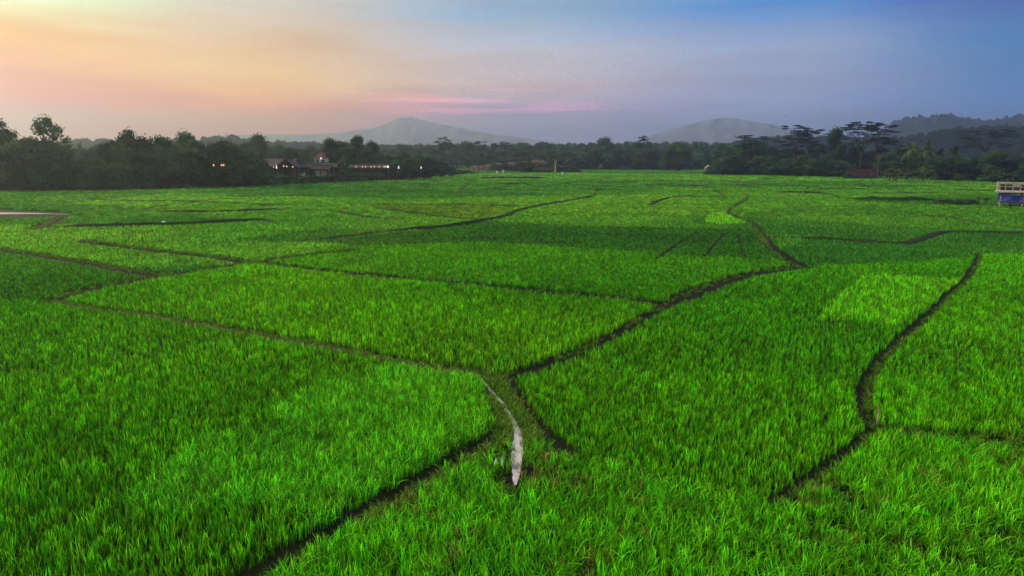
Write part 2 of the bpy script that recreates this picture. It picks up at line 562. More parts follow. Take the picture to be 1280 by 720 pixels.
KINDS = {
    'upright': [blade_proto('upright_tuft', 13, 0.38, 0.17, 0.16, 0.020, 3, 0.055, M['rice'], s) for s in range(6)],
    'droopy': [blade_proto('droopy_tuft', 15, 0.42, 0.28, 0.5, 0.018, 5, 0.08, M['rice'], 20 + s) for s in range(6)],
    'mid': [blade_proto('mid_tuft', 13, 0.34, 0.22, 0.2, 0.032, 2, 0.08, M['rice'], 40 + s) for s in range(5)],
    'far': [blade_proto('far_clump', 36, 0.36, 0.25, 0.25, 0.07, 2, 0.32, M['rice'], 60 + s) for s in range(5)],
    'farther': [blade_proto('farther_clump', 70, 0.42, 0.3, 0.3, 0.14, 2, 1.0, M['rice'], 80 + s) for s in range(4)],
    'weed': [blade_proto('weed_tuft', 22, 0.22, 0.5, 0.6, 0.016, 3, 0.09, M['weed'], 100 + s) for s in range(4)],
}


def vnoise(x, y, scale, seed=0):
    "smooth value noise"
    xs, ys = x / scale + 1000, y / scale + 1000
    xi, yi = np.floor(xs).astype(np.int64), np.floor(ys).astype(np.int64)
    fx, fy = xs - xi, ys - yi
    fx = fx * fx * (3 - 2 * fx)
    fy = fy * fy * (3 - 2 * fy)

    def h(i, j):
        v = np.sin((i * 127.1 + j * 311.7 + seed * 74.7)) * 43758.5453
        return v - np.floor(v)
    return (h(xi, yi) * (1 - fx) + h(xi + 1, yi) * fx) * (1 - fy) + (h(xi, yi + 1) * (1 - fx) + h(xi + 1, yi + 1) * fx) * fy


def inpoly(px, py, poly):
    poly = np.array(poly, float)
    c = np.zeros(px.shape, bool)
    j = len(poly) - 1
    for i in range(len(poly)):
        xi, yi = poly[i]
        xj, yj = poly[j]
        cond = ((yi > py) != (yj > py)) & (px < (xj - xi) * (py - yi) / (yj - yi + 1e-12) + xi)
        c ^= cond
        j = i
    return c


def gpoly(poly):
    return [G(x, y, 0.1) for x, y in poly]


def seg_dist(x, y, path):
    d = np.full(x.shape, 1e9)
    side = np.zeros(x.shape)
    for a, b_ in zip(path[:-1], path[1:]):
        v = b_ - a
        l2 = v @ v + 1e-12
        # quick reject
        mn = np.minimum(a, b_) - 4
        mxx = np.maximum(a, b_) + 4
        k = (x > mn[0]) & (x < mxx[0]) & (y > mn[1]) & (y < mxx[1])
        if not k.any(): continue
        wx, wy = x[k] - a[0], y[k] - a[1]
        t = np.clip((wx * v[0] + wy * v[1]) / l2, 0, 1)
        dd = np.hypot(wx - t * v[0], wy - t * v[1])
        sd = np.sign(v[0] * wy - v[1] * wx)
        old = d[k]
        upd = dd < old
        old[upd] = dd[upd]
        d[k] = old
        ss = side[k]
        ss[upd] = sd[upd]
        side[k] = ss
    return d, side


# parcels: (polygon px, tint, height factor, noise amp)
POL_D1 = gpoly([(224, 608), (253, 561), (310, 532), (361, 503), (460, 466), (520, 452), (600, 464), (634, 500), (634, 530), (560, 577), (480, 622), (420, 640), (340, 628), (270, 620)])
POL_D2 = gpoly([(260, 760), (320, 714), (380, 680), (500, 610), (625, 530), (640, 545), (672, 540), (700, 550), (760, 577), (850, 607), (965, 628), (1020, 594), (1093, 534), (1150, 539), (1280, 553), (1500, 575), (1700, 800), (200, 900)])
POL_C = gpoly([(640, 468), (700, 448), (800, 399), (850, 373), (940, 341), (1003, 333), (1100, 330), (1224, 320), (1187, 367), (1130, 420), (1083, 478), (1092, 532), (968, 626), (850, 605), (690, 547)])
POL_YEL = gpoly([(80, 376), (200, 345), (325, 328), (531, 350), (822, 378), (760, 420), (640, 467), (500, 447), (290, 409)])
POL_OLV = gpoly([(325, 327), (440, 306), (600, 302), (860, 318), (960, 322), (1000, 333), (850, 370), (822, 378), (609, 356), (393, 336)])
POL_FINE = gpoly([(440, 308), (420, 302), (600, 276), (740, 283), (938, 287), (985, 323), (960, 325), (860, 319), (600, 303)])
POL_G = gpoly([(1224, 318), (1500, 320), (1500, 560), (1094, 531), (1080, 508), (1083, 478), (1130, 420), (1187, 367)])
POL_I = gpoly([(1077, 349), (1110, 345), (1205, 350), (1187, 366), (1120, 409), (1020, 402), (1045, 375)])
POL_BR = gpoly([(879, 273), (890, 267), (908, 266), (921, 273), (940, 279), (905, 281), (885, 279)])
POL_A = gpoly([(-200, 376), (68, 376), (180, 392), (400, 431), (612, 468), (640, 530), (500, 608), (320, 714), (200, 900), (-600, 900)])
POL_LEFT2 = gpoly([(-100, 300), (0, 311), (115, 329), (203, 344), (138, 356), (70, 376), (-200, 378)])
POL_TAN = gpoly([(420, 255), (600, 256), (640, 262), (600, 275), (520, 266), (460, 258)])
POL_MUD = gpoly([(-200, 261), (0, 261), (75, 264), (104, 268), (90, 271), (40, 273), (-200, 277)])

# colour cells for the farther fields
NC = 150
cellx = rng.uniform(-330, 330, NC)
celly = np.exp(rng.uniform(math.log(45), math.log(430), NC))
cellt = rng.random(NC)
cellh = rng.random(NC)

pts_all = {k: [] for k in KINDS}


def gen(y0, y1, sp, kind_near, kind_dro=None):
    ys = np.arange(y0, y1, sp)
    X, Y = [], []
    for j, yy in enumerate(ys):
        w = 1.05 * yy + 11
        xs = np.arange(-w, w, sp)
        X.append(xs + (j % 2) * sp * 0.5)
        Y.append(np.full(xs.shape, yy))
    x = np.concatenate(X)
    y = np.concatenate(Y)
    # planting rows are slightly turned and wavy
    x = x + (rng.random(x.shape) - 0.5) * sp * 0.55
    y = y + (rng.random(x.shape) - 0.5) * sp * 0.55
    n = len(x)
    keep = np.ones(n, bool)
    weed = np.zeros(n, bool)
    for (path, hw, hb, wd) in L:
        d, side = seg_dist(x, y, path)
        edge = hw + (vnoise(x, y, 0.9, 3) - 0.5) * 0.2 * min(1, hw * 1.5)
        inside = d < edge
        if hb >= 0.2: inside = d < hw * 0.9
        keep &= ~inside
        if wd >= 0.6:
            pw_ = rng.random(n) < wd
        else:
            pw_ = (rng.random(n) < wd * 1.6) & (side > 0)
        weed |= inside & pw_
    dch, _ = seg_dist(x, y, CH)
    _, pyw = toPx(x, y, 0.0)
    sm_ = vnoise(x, y, 0.25, 31)
    thr = np.where(pyw < 535, 0.035, np.where(pyw < 583, 0.085, 0.02)) * (0.9 + 0.5 * sm_)
    weed |= (dch < 0.34) & (pyw < 600) & (rng.random(n) < 0.75) & ~keep
    weed &= dch > thr
    keep &= (dch > thr + 0.03)
    mud = inpoly(x, y, POL_MUD)
    keep &= ~mud
    weed &= ~mud
    keep &= y < 405
    weed &= ~keep
    # tints
    col = np.zeros((n, 3))
    big = vnoise(x, y, 14, 1)
    mid = vnoise(x, y, 3.0, 2)
    sm = vnoise(x, y, 0.9, 5)
    base = np.array((0.075, 0.27, 0.012))
    col[:] = base
    hf = np.full(n, 0.85)
    # generic far cells
    far = y > 44
    ci = np.zeros(n, int)
    if far.any():
        xf, yf = x[far], y[far]
        dd = (xf[:, None] - cellx[None, :]) ** 2 / 3.0 + (yf[:, None] - celly[None, :]) ** 2
        ci[far] = dd.argmin(1)
        t = cellt[ci[far]][:, None]
        col[far] = np.array((0.045, 0.20, 0.025)) * (1 - t) + np.array((0.115, 0.37, 0.022)) * t
        hf[far] = 0.72 + 0.2 * cellh[ci[far]]

    def setp(poly, c, h):
        k = inpoly(x, y, poly)
        col[k] = c
        hf[k] = h
    setp(POL_LEFT2, (0.055, 0.22, 0.010), 0.75)
    setp(POL_A, (0.070, 0.32, 0.004), 0.95)
    setp(POL_YEL, (0.088, 0.36, 0.004), 0.95)
    setp(POL_OLV, (0.070, 0.30, 0.006), 0.8)
    setp(POL_FINE, (0.042, 0.19, 0.014), 0.6)
    setp(POL_C, (0.066, 0.32, 0.004), 0.85)
    setp(POL_I, (0.12, 0.48, 0.008), 1.05)
    setp(POL_G, (0.080, 0.37, 0.004), 0.85)
    setp(POL_TAN, (0.10, 0.25, 0.016), 0.8)
    setp(POL_BR, (0.15, 0.50, 0.012), 1.05)
    wx_ = x + (vnoise(x, y, 1.6, 21) - 0.5) * 2.6
    wy_ = y + (vnoise(x, y, 1.9, 22) - 0.5) * 3.0
    ppx, ppy = toPx(x, y, 0.1)
    d1 = np.where(ppx < 475, inpoly(wx_, wy_, POL_D1) & inpoly(x, y, POL_A), inpoly(x, y, POL_D1))
    d2 = inpoly(x, y, POL_D2)
    dro = d1 | d2
    col[d1] = (0.088, 0.42, 0.010)
    col[d2] = (0.075, 0.38, 0.006)
    hf[d1] = 1.0
    hf[d2] = 0.88 + 0.3 * (mid[d2] - 0.5)
    v = 0.66 + 0.3 * mid + 0.25 * big + 0.26 * sm
    col = col * v[:, None]
    # warmer and cooler plants
    ww = rng.random(n)
    col[:, 0] *= 0.68 + 0.85 * ww + 0.45 * (big - 0.5)
    col[:, 1] *= 1.12
    col *= (0.5 + 1.0 * rng.random(n) ** 1.4)[:, None]
    # thin and browned patches in the rough foreground
    pt = vnoise(x, y, 1.3, 9) * 0.6 + vnoise(x, y, 0.5, 10) * 0.4
    px_, py_ = toPx(x, y, 0.2)
    near = d2 & (pt > 0.70)
    thin = near & (rng.random(n) < 0.7)
    weed |= thin & keep & (rng.random(n) < 0.6)
    keep &= ~thin
    br = d2 & (pt > 0.57) & (rng.random(n) < 0.12)
    col[br] = np.array((0.20, 0.20, 0.04))
    # water breaking through below the channel
    wsp = np.array(G(640, 590))
    dw = np.hypot((x - wsp[0]) / 0.9, (y - wsp[1]) / 1.6)
    keep &= ~((dw < 1) & (rng.random(n) < 0.7 * (1 - dw) + 0.15))
    wcol = np.array((0.075, 0.23, 0.015)) * (0.6 + 0.8 * rng.random(n))[:, None]
    wcol[:, 0] *= 0.8 + 0.9 * rng.random(n)

    def put(kind, mask, hh, cc, wsc=1.0):
        s = hh[mask] * (0.8 + 0.4 * rng.random(mask.sum()))
        sx_ = (0.85 + 0.35 * rng.random(mask.sum())) * wsc
        tl = (rng.random((mask.sum(), 2)) - 0.5) * 0.22
        pts_all[kind].append(dict(
            co=np.c_[x[mask], y[mask], np.zeros(mask.sum())],
            rot=np.c_[tl, rng.random(mask.sum()) * 6.283],
            scl=np.c_[sx_, sx_, s], tint=cc[mask]))
    hN = hf * (0.86 + 0.3 * mid)
    if kind_dro:
        sel = dro & (rng.random(n) < 0.6)
        put(kind_near, keep & ~sel, hN, col)
        put(kind_dro, keep & sel, hN, col)
    else:
        put(kind_near, keep, hN, col)
    if y0 < 100:
        k = weed if y0 < 45 else weed & (rng.random(n) < 0.9)
        ws = 1.0 if y0 < 45 else 1.6
        put('weed', k, np.full(n, 1.0 * ws), wcol, ws)


gen(9.5, 24, 0.165, 'upright', 'droopy')
gen(24, 42, 0.20, 'upright', 'droopy')
gen(42, 62, 0.25, 'mid')
gen(62, 90, 0.32, 'mid')
gen(90, 165, 0.55, 'far')
gen(165, 408, 1.5, 'farther')


def scatter(name, kinds, label, cat):
    co, rot, scl, tint, kd = [], [], [], [], []
    for i, k in enumerate(kinds):
        for d in pts_all[k]:
            co.append(d['co']); rot.append(d['rot']); scl.append(d['scl']); tint.append(d['tint'])
            kd.append(np.full(len(d['co']), i))
    co = np.concatenate(co); rot = np.concatenate(rot); scl = np.concatenate(scl); tint = np.concatenate(tint); kd = np.concatenate(kd)
    print(name, len(co), 'plants')
    me = bpy.data.meshes.new(name)
    me.vertices.add(len(co))
    me.vertices.foreach_set('co', co.astype(np.float32).ravel())
    for nm, arr in (('rot', rot), ('scl', scl), ('tint_v', tint)):
        a = me.attributes.new(nm, 'FLOAT_VECTOR', 'POINT')
        a.data.foreach_set('vector', arr.astype(np.float32).ravel())
    a = me.attributes.new('kd', 'INT', 'POINT')
    a.data.foreach_set('value', kd.astype(np.int32))
    me.update()
    o = bpy.data.objects.new(name, me)
    C.objects.link(o)
    ng = bpy.data.node_groups.new(name, 'GeometryNodeTree')
    ng.interface.new_socket('Geometry', in_out='INPUT', socket_type='NodeSocketGeometry')
    ng.interface.new_socket('Geometry', in_out='OUTPUT', socket_type='NodeSocketGeometry')
    N = ng.nodes
    gi = N.new('NodeGroupInput')
    go = N.new('NodeGroupOutput')
    join = N.new('GeometryNodeJoinGeometry')

    def attr(nm, ty):
        a = N.new('GeometryNodeInputNamedAttribute')
        a.data_type = ty
        a.inputs['Name'].default_value = nm
        return a.outputs['Attribute']
    ar, as_, at, ak = attr('rot', 'FLOAT_VECTOR'), attr('scl', 'FLOAT_VECTOR'), attr('tint_v', 'FLOAT_VECTOR'), attr('kd', 'INT')
    for i, k in enumerate(kinds):
        cmp_ = N.new('FunctionNodeCompare')
        cmp_.data_type = 'INT'
        cmp_.operation = 'EQUAL'
        ng.links.new(ak, [s for s in cmp_.inputs if s.name == 'A' and s.type == 'INT'][0])
        [s for s in cmp_.inputs if s.name == 'B' and s.type == 'INT'][0].default_value = i
        pj = N.new('GeometryNodeJoinGeometry')
        for ob in KINDS[k]:
            oi = N.new('GeometryNodeObjectInfo')
            oi.inputs['Object'].default_value = ob
            oi.inputs['As Instance'].default_value = True
            ng.links.new(oi.outputs['Geometry'], pj.inputs[0])
        ip = N.new('GeometryNodeInstanceOnPoints')
        ip.inputs['Pick Instance'].default_value = True
        ng.links.new(gi.outputs[0], ip.inputs['Points'])
        ng.links.new(cmp_.outputs['Result'], ip.inputs['Selection'])
        ng.links.new(pj.outputs[0], ip.inputs['Instance'])
        e2r = N.new('FunctionNodeEulerToRotation')
        ng.links.new(ar, e2r.inputs[0])
        ng.links.new(e2r.outputs[0], ip.inputs['Rotation'])
        ng.links.new(as_, ip.inputs['Scale'])
        st = N.new('GeometryNodeStoreNamedAttribute')
        st.data_type = 'FLOAT_VECTOR'
        st.domain = 'INSTANCE'
        st.inputs['Name'].default_value = 'tint'
        ng.links.new(ip.outputs[0], st.inputs['Geometry'])
        ng.links.new(at, [s for s in st.inputs if s.name == 'Value' and s.enabled][0])
        ng.links.new(st.outputs[0], join.inputs[0])
    ng.links.new(join.outputs[0], go.inputs[0])
    md = o.modifiers.new('plants', 'NODES')
    md.node_group = ng
    tag(o, label, cat, kind='stuff')
    return o


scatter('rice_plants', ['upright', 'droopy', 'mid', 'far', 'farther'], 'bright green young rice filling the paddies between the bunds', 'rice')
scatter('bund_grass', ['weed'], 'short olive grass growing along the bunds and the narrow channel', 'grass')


# ------------------------------------------------------------------ trees
def leaf_cards(centers, radii, n, size, r, squash=0.6, shell=0.55):
    "n leaf faces spread over ellipsoid clumps"
    k = r.integers(0, len(centers), n)
    c = np.array(centers)[k]
    ra = np.array(radii)[k]
    d = r.normal(size=(n, 3))
    d /= np.linalg.norm(d, axis=1)[:, None]
    rr = shell + (1.05 - shell) * r.random(n) ** 0.6
    p = c + d * ra * rr[:, None]
    nrm = d + r.normal(size=(n, 3)) * 0.7
    nrm /= np.linalg.norm(nrm, axis=1)[:, None]
    u = np.cross(nrm, r.normal(size=(n, 3)))
    u /= np.linalg.norm(u, axis=1)[:, None] + 1e-9
    v = np.cross(nrm, u)
    s = size * (0.6 + 0.8 * r.random(n))[:, None]
    V = np.empty((n, 4, 3))
    V[:, 0] = p - u * s
    V[:, 1] = p - v * s * squash
    V[:, 2] = p + u * s
    V[:, 3] = p + v * s * squash
    return V.reshape(-1, 3), [tuple(range(4 * i, 4 * i + 4)) for i in range(n)]


def blob(c, ra, r):
    "small irregular inner mass of dense twigs so that crowns are not see-through"
    V, Fc = [], []
    nu, nv = 8, 6
    for j in range(nv + 1):
        th = math.pi * j / nv
        for i in range(nu):
            ph = 2 * math.pi * i / nu
            q = 0.5 + 0.2 * r.random()
            V.append((c[0] + ra[0] * q * math.sin(th) * math.cos(ph), c[1] + ra[1] * q * math.sin(th) * math.sin(ph), c[2] + ra[2] * q * math.cos(th)))
    for j in range(nv):
        for i in range(nu):
            i2 = (i + 1) % nu
            Fc.append((j * nu + i, j * nu + i2, (j + 1) * nu + i2, (j + 1) * nu + i))
    return V, Fc


def tree_proto(kind, seed):
    r = np.random.default_rng(seed)
    tr, cr = MB(), MB()
    H0 = 10.0
    cen, rad = [], []
    lm = 'leaf'
    if kind in ('broad', 'round', 'airy', 'bush', 'tallbroad'):
        if kind == 'broad':
            n, rx, z0, z1, cs, nl, ls = 26, 4.6, 1.8, 9.2, 1.5, 5600, 0.26
        elif kind == 'tallbroad':
            n, rx, z0, z1, cs, nl, ls = 24, 2.9, 2.2, 9.4, 1.15, 4800, 0.22
        elif kind == 'round':
            n, rx, z0, z1, cs, nl, ls = 30, 3.6, 1.4, 9.2, 1.4, 6500, 0.22
        elif kind == 'airy':
            n, rx, z0, z1, cs, nl, ls = 60, 3.1, 3.0, 9.8, 0.62, 4200, 0.17
            lm = 'leaf_mid'
        else:
            n, rx, z0, z1, cs, nl, ls = 18, 5.5, 0.5, 8.0, 2.0, 3600, 0.42
            lm = 'leaf_mid'
        for i in range(n):
            t = r.random()
            z = z0 + (z1 - z0) * t
            if kind == 'round':
                e = math.sqrt(max(0.05, 1 - ((z - (z0 + z1) / 2) / ((z1 - z0) / 2 + 0.6)) ** 2))
            elif kind == 'bush':
                e = 1 - 0.75 * t
            else:
                e = math.sin(math.pi * (0.18 + 0.78 * t)) ** 0.7
            a = r.random() * 6.283
            q = rx * e * math.sqrt(r.random()) * 0.95
            s = cs * (0.7 + 0.6 * r.random())
            cen.append((q * math.cos(a), q * math.sin(a), min(z, 10 - s * 0.6)))
            rad.append((s * 1.15, s * 1.15, s * 0.75))
        nb = 7 if kind != 'bush' else 4
        top = z0 + (z1 - z0) * 0.55
        lean = (r.random(2) - 0.5) * 1.0
        tr.tube([(0, 0, -0.3), (lean[0] * 0.3, lean[1] * 0.3, top * 0.45), (lean[0], lean[1], top)], [0.32, 0.24, 0.13])
        for b_ in range(nb):
            j = r.integers(0, n)
            c = cen[j]
            s = 0.35 + 0.5 * r.random()
            st = (lean[0] * s, lean[1] * s, top * s)
            md = ((st[0] + c[0]) / 2, (st[1] + c[1]) / 2, st[2] * 0.45 + c[2] * 0.55)
            tr.tube([st, md, c], [0.13, 0.09, 0.04], 5)
        V, Fc = leaf_cards(cen, rad, nl, ls, r)
        cr.add(V, Fc)
        if kind != 'airy':
            for c, ra in zip(cen, rad):
                v_, f_ = blob(c, ra, r)
                cr.add(v_, f_)
        # loose sprays poking out of the outline
        cc = [(c[0] * 1.12, c[1] * 1.12, c[2] + 0.35) for c in cen]
        V, Fc = leaf_cards(cc, [(q[0] * 1.15, q[1] * 1.15, q[2] * 1.1) for q in rad], nl // 5, ls * 0.9, r, shell=0.8)
        cr.add(V, Fc)
    elif kind in ('umbrella', 'wideumbrella'):
        # flat tiered crown of a shade tree, open to the sky between tiers
        wide = kind == 'wideumbrella'
        rx = 4.6 if wide else 3.2
        fork = 5.0
        tr.tube([(0, 0, -0.3), (0.08, 0.05, 2.5), (0.0, 0.1, fork)], [0.2, 0.16, 0.12])
        nl_ = 17 if wide else 12
        for b_ in range(nl_):
            a = 6.283 * b_ / nl_ + r.random() * 0.6
            q = rx * (0.35 + 0.6 * r.random())
            z = 9.7 - 0.07 * q * q * (1 if wide else 1.3) - r.random() ** 1.5 * (3.4 if wide else 3.8)
            e = (q * math.cos(a), q * math.sin(a), z)
            st = (0, 0.1, fork - r.random() * 0.8)
            md = (e[0] * 0.4, e[1] * 0.4, st[2] + (z - st[2]) * 0.6)
            tr.tube([st, md, e], [0.07, 0.045, 0.02], 5)
            for k in range(4):
                aa = a + (r.random() - 0.5) * 1.1
                qq = q * (0.55 + 0.6 * r.random())
                cz = z - 0.1 + (r.random() - 0.35) * 0.7 + (0.5 if qq < q else -0.15)
                cen.append((qq * math.cos(aa), qq * math.sin(aa), min(cz, 9.8)))
                s = 0.38 + 0.34 * r.random()
                rad.append((s * 1.5, s * 1.5, s * 0.22))
        V, Fc = leaf_cards(cen, rad, 3300, 0.12, r, shell=0.2)
        cr.add(V, Fc)
        lm = 'leaf_dark'
    elif kind == 'palm':
        lm = 'palm'
        bx_ = (r.random() - 0.5) * 1.2
        tr.tube([(0, 0, -0.3), (bx_ * 0.3, 0, 3), (bx_ * 0.8, 0, 6), (bx_, 0, 7.6)], [0.2, 0.15, 0.13, 0.14])
        top = np.array((bx_, 0, 7.6))
        for f_ in range(22):
            a = r.random() * 6.283
            el = R(-25 + 100 * r.random())
            ln = 3.4 * (0.8 + 0.3 * r.random())
            pts = []
            for s in range(9):
                t = s / 8
                rr_ = ln * t * math.cos(el) * (1 - 0.12 * t)
                z = ln * (t * math.sin(el) - 0.55 * t * t * (0.6 + 0.4 * math.cos(el)))
                pts.append(top + np.array((rr_ * math.cos(a), rr_ * math.sin(a), z)))
            sd = np.array((-math.sin(a), math.cos(a), 0))
            for s in range(1, 9):
                for sub in range(3):
                    t = (s - 1 + sub / 3) / 8
                    p = pts[s - 1] + (pts[s] - pts[s - 1]) * sub / 3
                    l = 0.75 * math.sin(math.pi * min(0.98, 0.12 + 0.86 * t)) + 0.08
                    fw = (pts[s] - pts[s - 1])
                    fw = fw / np.linalg.norm(fw)
                    for sg in (-1, 1):
                        tip = p + sd * sg * l + fw * 0.35 * l + np.array((0, 0, -0.45 * l))
                        w = fw * 0.07
                        cr.add([p - w, p + w, tip], [(0, 1, 2)])
            cr.tube([tuple(q) for q in pts], list(np.linspace(0.035, 0.01, 9)), 3)
    elif kind == 'banana':
        lm = 'leaf_light'
        H0 = 4.0
        for st in range(3):
            ox, oy = (r.random(2) - 0.5) * 1.6
            tr.tube([(ox, oy, -0.1), (ox * 1.05, oy * 1.05, 1.8)], [0.13, 0.09], 6)
            for f_ in range(8):
                a = r.random() * 6.283
                el = R(35 + 45 * r.random())
                ln = 2.3 * (0.8 + 0.3 * r.random())
                sd = np.array((-math.sin(a), math.cos(a), 0))
                prev = None
                V, Fc = [], []
                for s in range(7):
                    t = s / 6
                    p = np.array((ox, oy, 1.7)) + np.array((ln * t * math.cos(el) * math.cos(a), ln * t * math.cos(el) * math.sin(a), ln * (t * math.sin(el) - 0.6 * t ** 2.2)))
                    w = 0.33 * math.sin(math.pi * (0.06 + 0.9 * t)) ** 0.6
                    V += [p - sd * w + np.array((0, 0, -w * 0.3)), p, p + sd * w + np.array((0, 0, -w * 0.3))]
                    if s:
                        q = 3 * s
                        Fc += [(q - 3, q - 2, q + 1, q), (q - 2, q - 1, q + 2, q + 1)]
                cr.add(V, Fc)
    # normalise so that the top is at height 1 and the half-width is 1/2
    vv = np.concatenate(cr.v)
    zt = np.percentile(vv[:, 2], 99.7)
    hw = np.percentile(np.abs(vv[:, :2]), 98.5)
    tm = tr.mesh('trunk', M['bark'], True)
    cm = cr.mesh('crown', M[lm])
    return dict(trunk=tm, crown=cm, h=zt, hw=hw)


PROTO = {}
for k, n in (('broad', 4), ('tallbroad', 3), ('round', 2), ('airy', 2), ('bush', 4), ('umbrella', 3), ('wideumbrella', 3), ('palm', 3), ('banana', 2)):
    PROTO[k] = [tree_proto(k, 300 + 17 * i + len(k) * 5) for i in range(n)]
NAMES = dict(broad='broadleaf_tree', tallbroad='broadleaf_tree', round='round_tree', airy='open_crowned_tree', bush='bush', umbrella='shade_tree', wideumbrella='shade_tree', palm='palm_tree', banana='banana_plant')
CATS = dict(broad='tree', tallbroad='tree', round='tree', airy='tree', bush='bush', umbrella='tree', wideumbrella='tree', palm='palm', banana='plant')


def tree(kind, px, ytop, D, wpx, label, group=None, z0=0.0, crown_mat=None, idx=None):
    if crown_mat is None and kind in ('broad', 'tallbroad', 'round', 'bush') and random.random() < 0.35: crown_mat = 'leaf_mid' if kind != 'bush' else 'leaf'
    pr = PROTO[kind][random.randrange(len(PROTO[kind])) if idx is None else idx]
    x, y, zt = P(px, ytop, D)
    hgt = max(zt - z0, 0.8)
    wid = wpx / F * D / cP          # half width in metres
    sz = hgt / pr['h']
    sw = wid / pr['hw']
    root = empty(NAMES[kind], (x, y, z0), random.random() * 6.283)
    root.scale = (sw, sw, sz)
    tag(root, label, CATS[kind], group)
    for nm in ('trunk', 'crown'):
        o = bpy.data.objects.new(nm, pr[nm])
        C.objects.link(o)
        o.parent = root
        if nm == 'crown' and crown_mat:
            o.material_slots[0].link = 'OBJECT'
            o.material_slots[0].material = M[crown_mat]
    return root


# --- left grove
GL = 'trees of the dark grove at the left'
tree('airy', 57, 146, 162, 21, 'tall open-crowned tree rising above the dark grove at the left', idx=0)
tree('airy', -6, 149, 165, 22, 'loose-crowned tree cut by the left edge of the photo', idx=1)
for a in ((-30, 168, 168, 34), (8, 166, 163, 26), (34, 172, 160, 26), (60, 176, 166, 26), (20, 178, 158, 30), (48, 184, 158, 24)):
    tree('broad', *a, 'dark dense tree under the tall open-crowned tree at far left', GL)
LG = 'dark dense tree in the grove between the grassy mound and the tiled huts'
for a in ((155, 163, 176, 19), (138, 176, 182, 16), (180, 171, 174, 22), (205, 171, 178, 24), (226, 165, 185, 17), (248, 176, 178, 24), (272, 176, 180, 24),
          (295, 180, 184, 22), (165, 186, 170, 24), (215, 186, 172, 26), (262, 188, 176, 26), (300, 190, 180, 22), (190, 180, 182, 22), (238, 182, 180, 22), (315, 186, 190, 17)):
    tree('broad', *a, LG, 'trees of the middle grove')
for x in range(-20, 335, 13):
    yb = 240 - max(0, x - 150) * 0.035
    D = G(0, yb)[1] + 6 + random.random() * 5
    t = 214 + random.uniform(-6, 5) if not 60 < x < 140 else 212 + random.uniform(-4, 4)
    tree('bush', x, t, D, 13, 'dark bush along the foot of the left groves', 'bushes along the foot of the left groves', crown_mat='leaf')
# grassy mound with tangled light growth
for (x, t, D, w) in ((60, 200, 166, 14), (78, 195, 172, 16), (100, 197, 172, 18), (122, 200, 172, 16), (88, 205, 164, 18), (110, 208, 164, 18), (136, 206, 166, 15)):
    tree('bush', x, t, D, w, 'lighter green creeper-covered shrub in the dip between the two left groves', 'creeper-covered shrubs left', crown_mat='leaf_mid')
tree('round', 85, 182, 260, 11, 'small rounded tree seen through the dip between the left groves')
tree('broad', 106, 186, 240, 12, 'low spreading tree behind the creeper-covered shrubs, left of the middle grove')
tree('palm', 100, 176, 300, 5, 'slim lone palm standing up behind the dip between the left groves')
for (x, t) in ((118, 184), (127, 180), (70, 186)):
    tree('tallbroad', x, t, 235 + random.random() * 30, 9, 'slender hazed tree behind the dip between the left groves', 'hazed trees behind the dip')
# behind the huts
tree('tallbroad', 322, 168, 262, 12, 'tall hazed tree directly above the tiled pavilion roof, right end of the middle grove')
for (x, t, w) in ((336, 183, 10), (348, 180, 9), (362, 186, 10), (388, 182, 10), (400, 186, 10), (377, 187, 10), (310, 178, 12), (345, 190, 11), (372, 190, 11)):
    tree('tallbroad', x, t, 300 + random.random() * 40, w, 'pale hazed tree behind the tiled pavilion roofs', 'hazed trees behind the pavilions')
tree('broad', 365, 185, 222, 17, 'leafy tree between the two pavilion roofs', crown_mat='leaf_mid')
LD = 'dark tree of the clump behind the long low pavilion'
for a in ((412, 173, 246, 11), (425, 177, 250, 13), (446, 170, 248, 11), (465, 177, 250, 11), (436, 182, 244, 14), (456, 184, 246, 14), (418, 188, 246, 14), (474, 190, 248, 10)):
    tree('tallbroad', *a, LD, 'tree clump behind the long pavilion')
LE = 'dark leafy tree at the right end of the long low pavilion'
for a in ((486, 194, 236, 10), (502, 190, 238, 11), (520, 192, 244, 12), (512, 197, 232, 12), (536, 197, 250, 12), (552, 202, 258, 10), (495, 200, 230, 10), (562, 207, 268, 9), (530, 203, 240, 12)):
    tree('broad', *a, LE, 'leafy trees at the right end of the pavilion')
for x in range(330, 585, 11):
    yb = 233 - (x - 330) * 0.045 if x < 480 else 226 - (x - 480) * 0.08
    D = G(0, yb)[1] + 4 + random.random() * 4
    hgt = random.uniform(9, 15) if x < 500 else random.uniform(5, 10)
    tree('bush', x, yb - hgt, D, random.uniform(9, 13), 'low bush in the hedge before the pavilions', 'hedge before the pavilions', crown_mat='leaf' if random.random() < 0.5 else 'leaf_mid')
tree('tallbroad', 426, 200, 214, 5, 'small pointed dark tree in front of the pavilion roof')

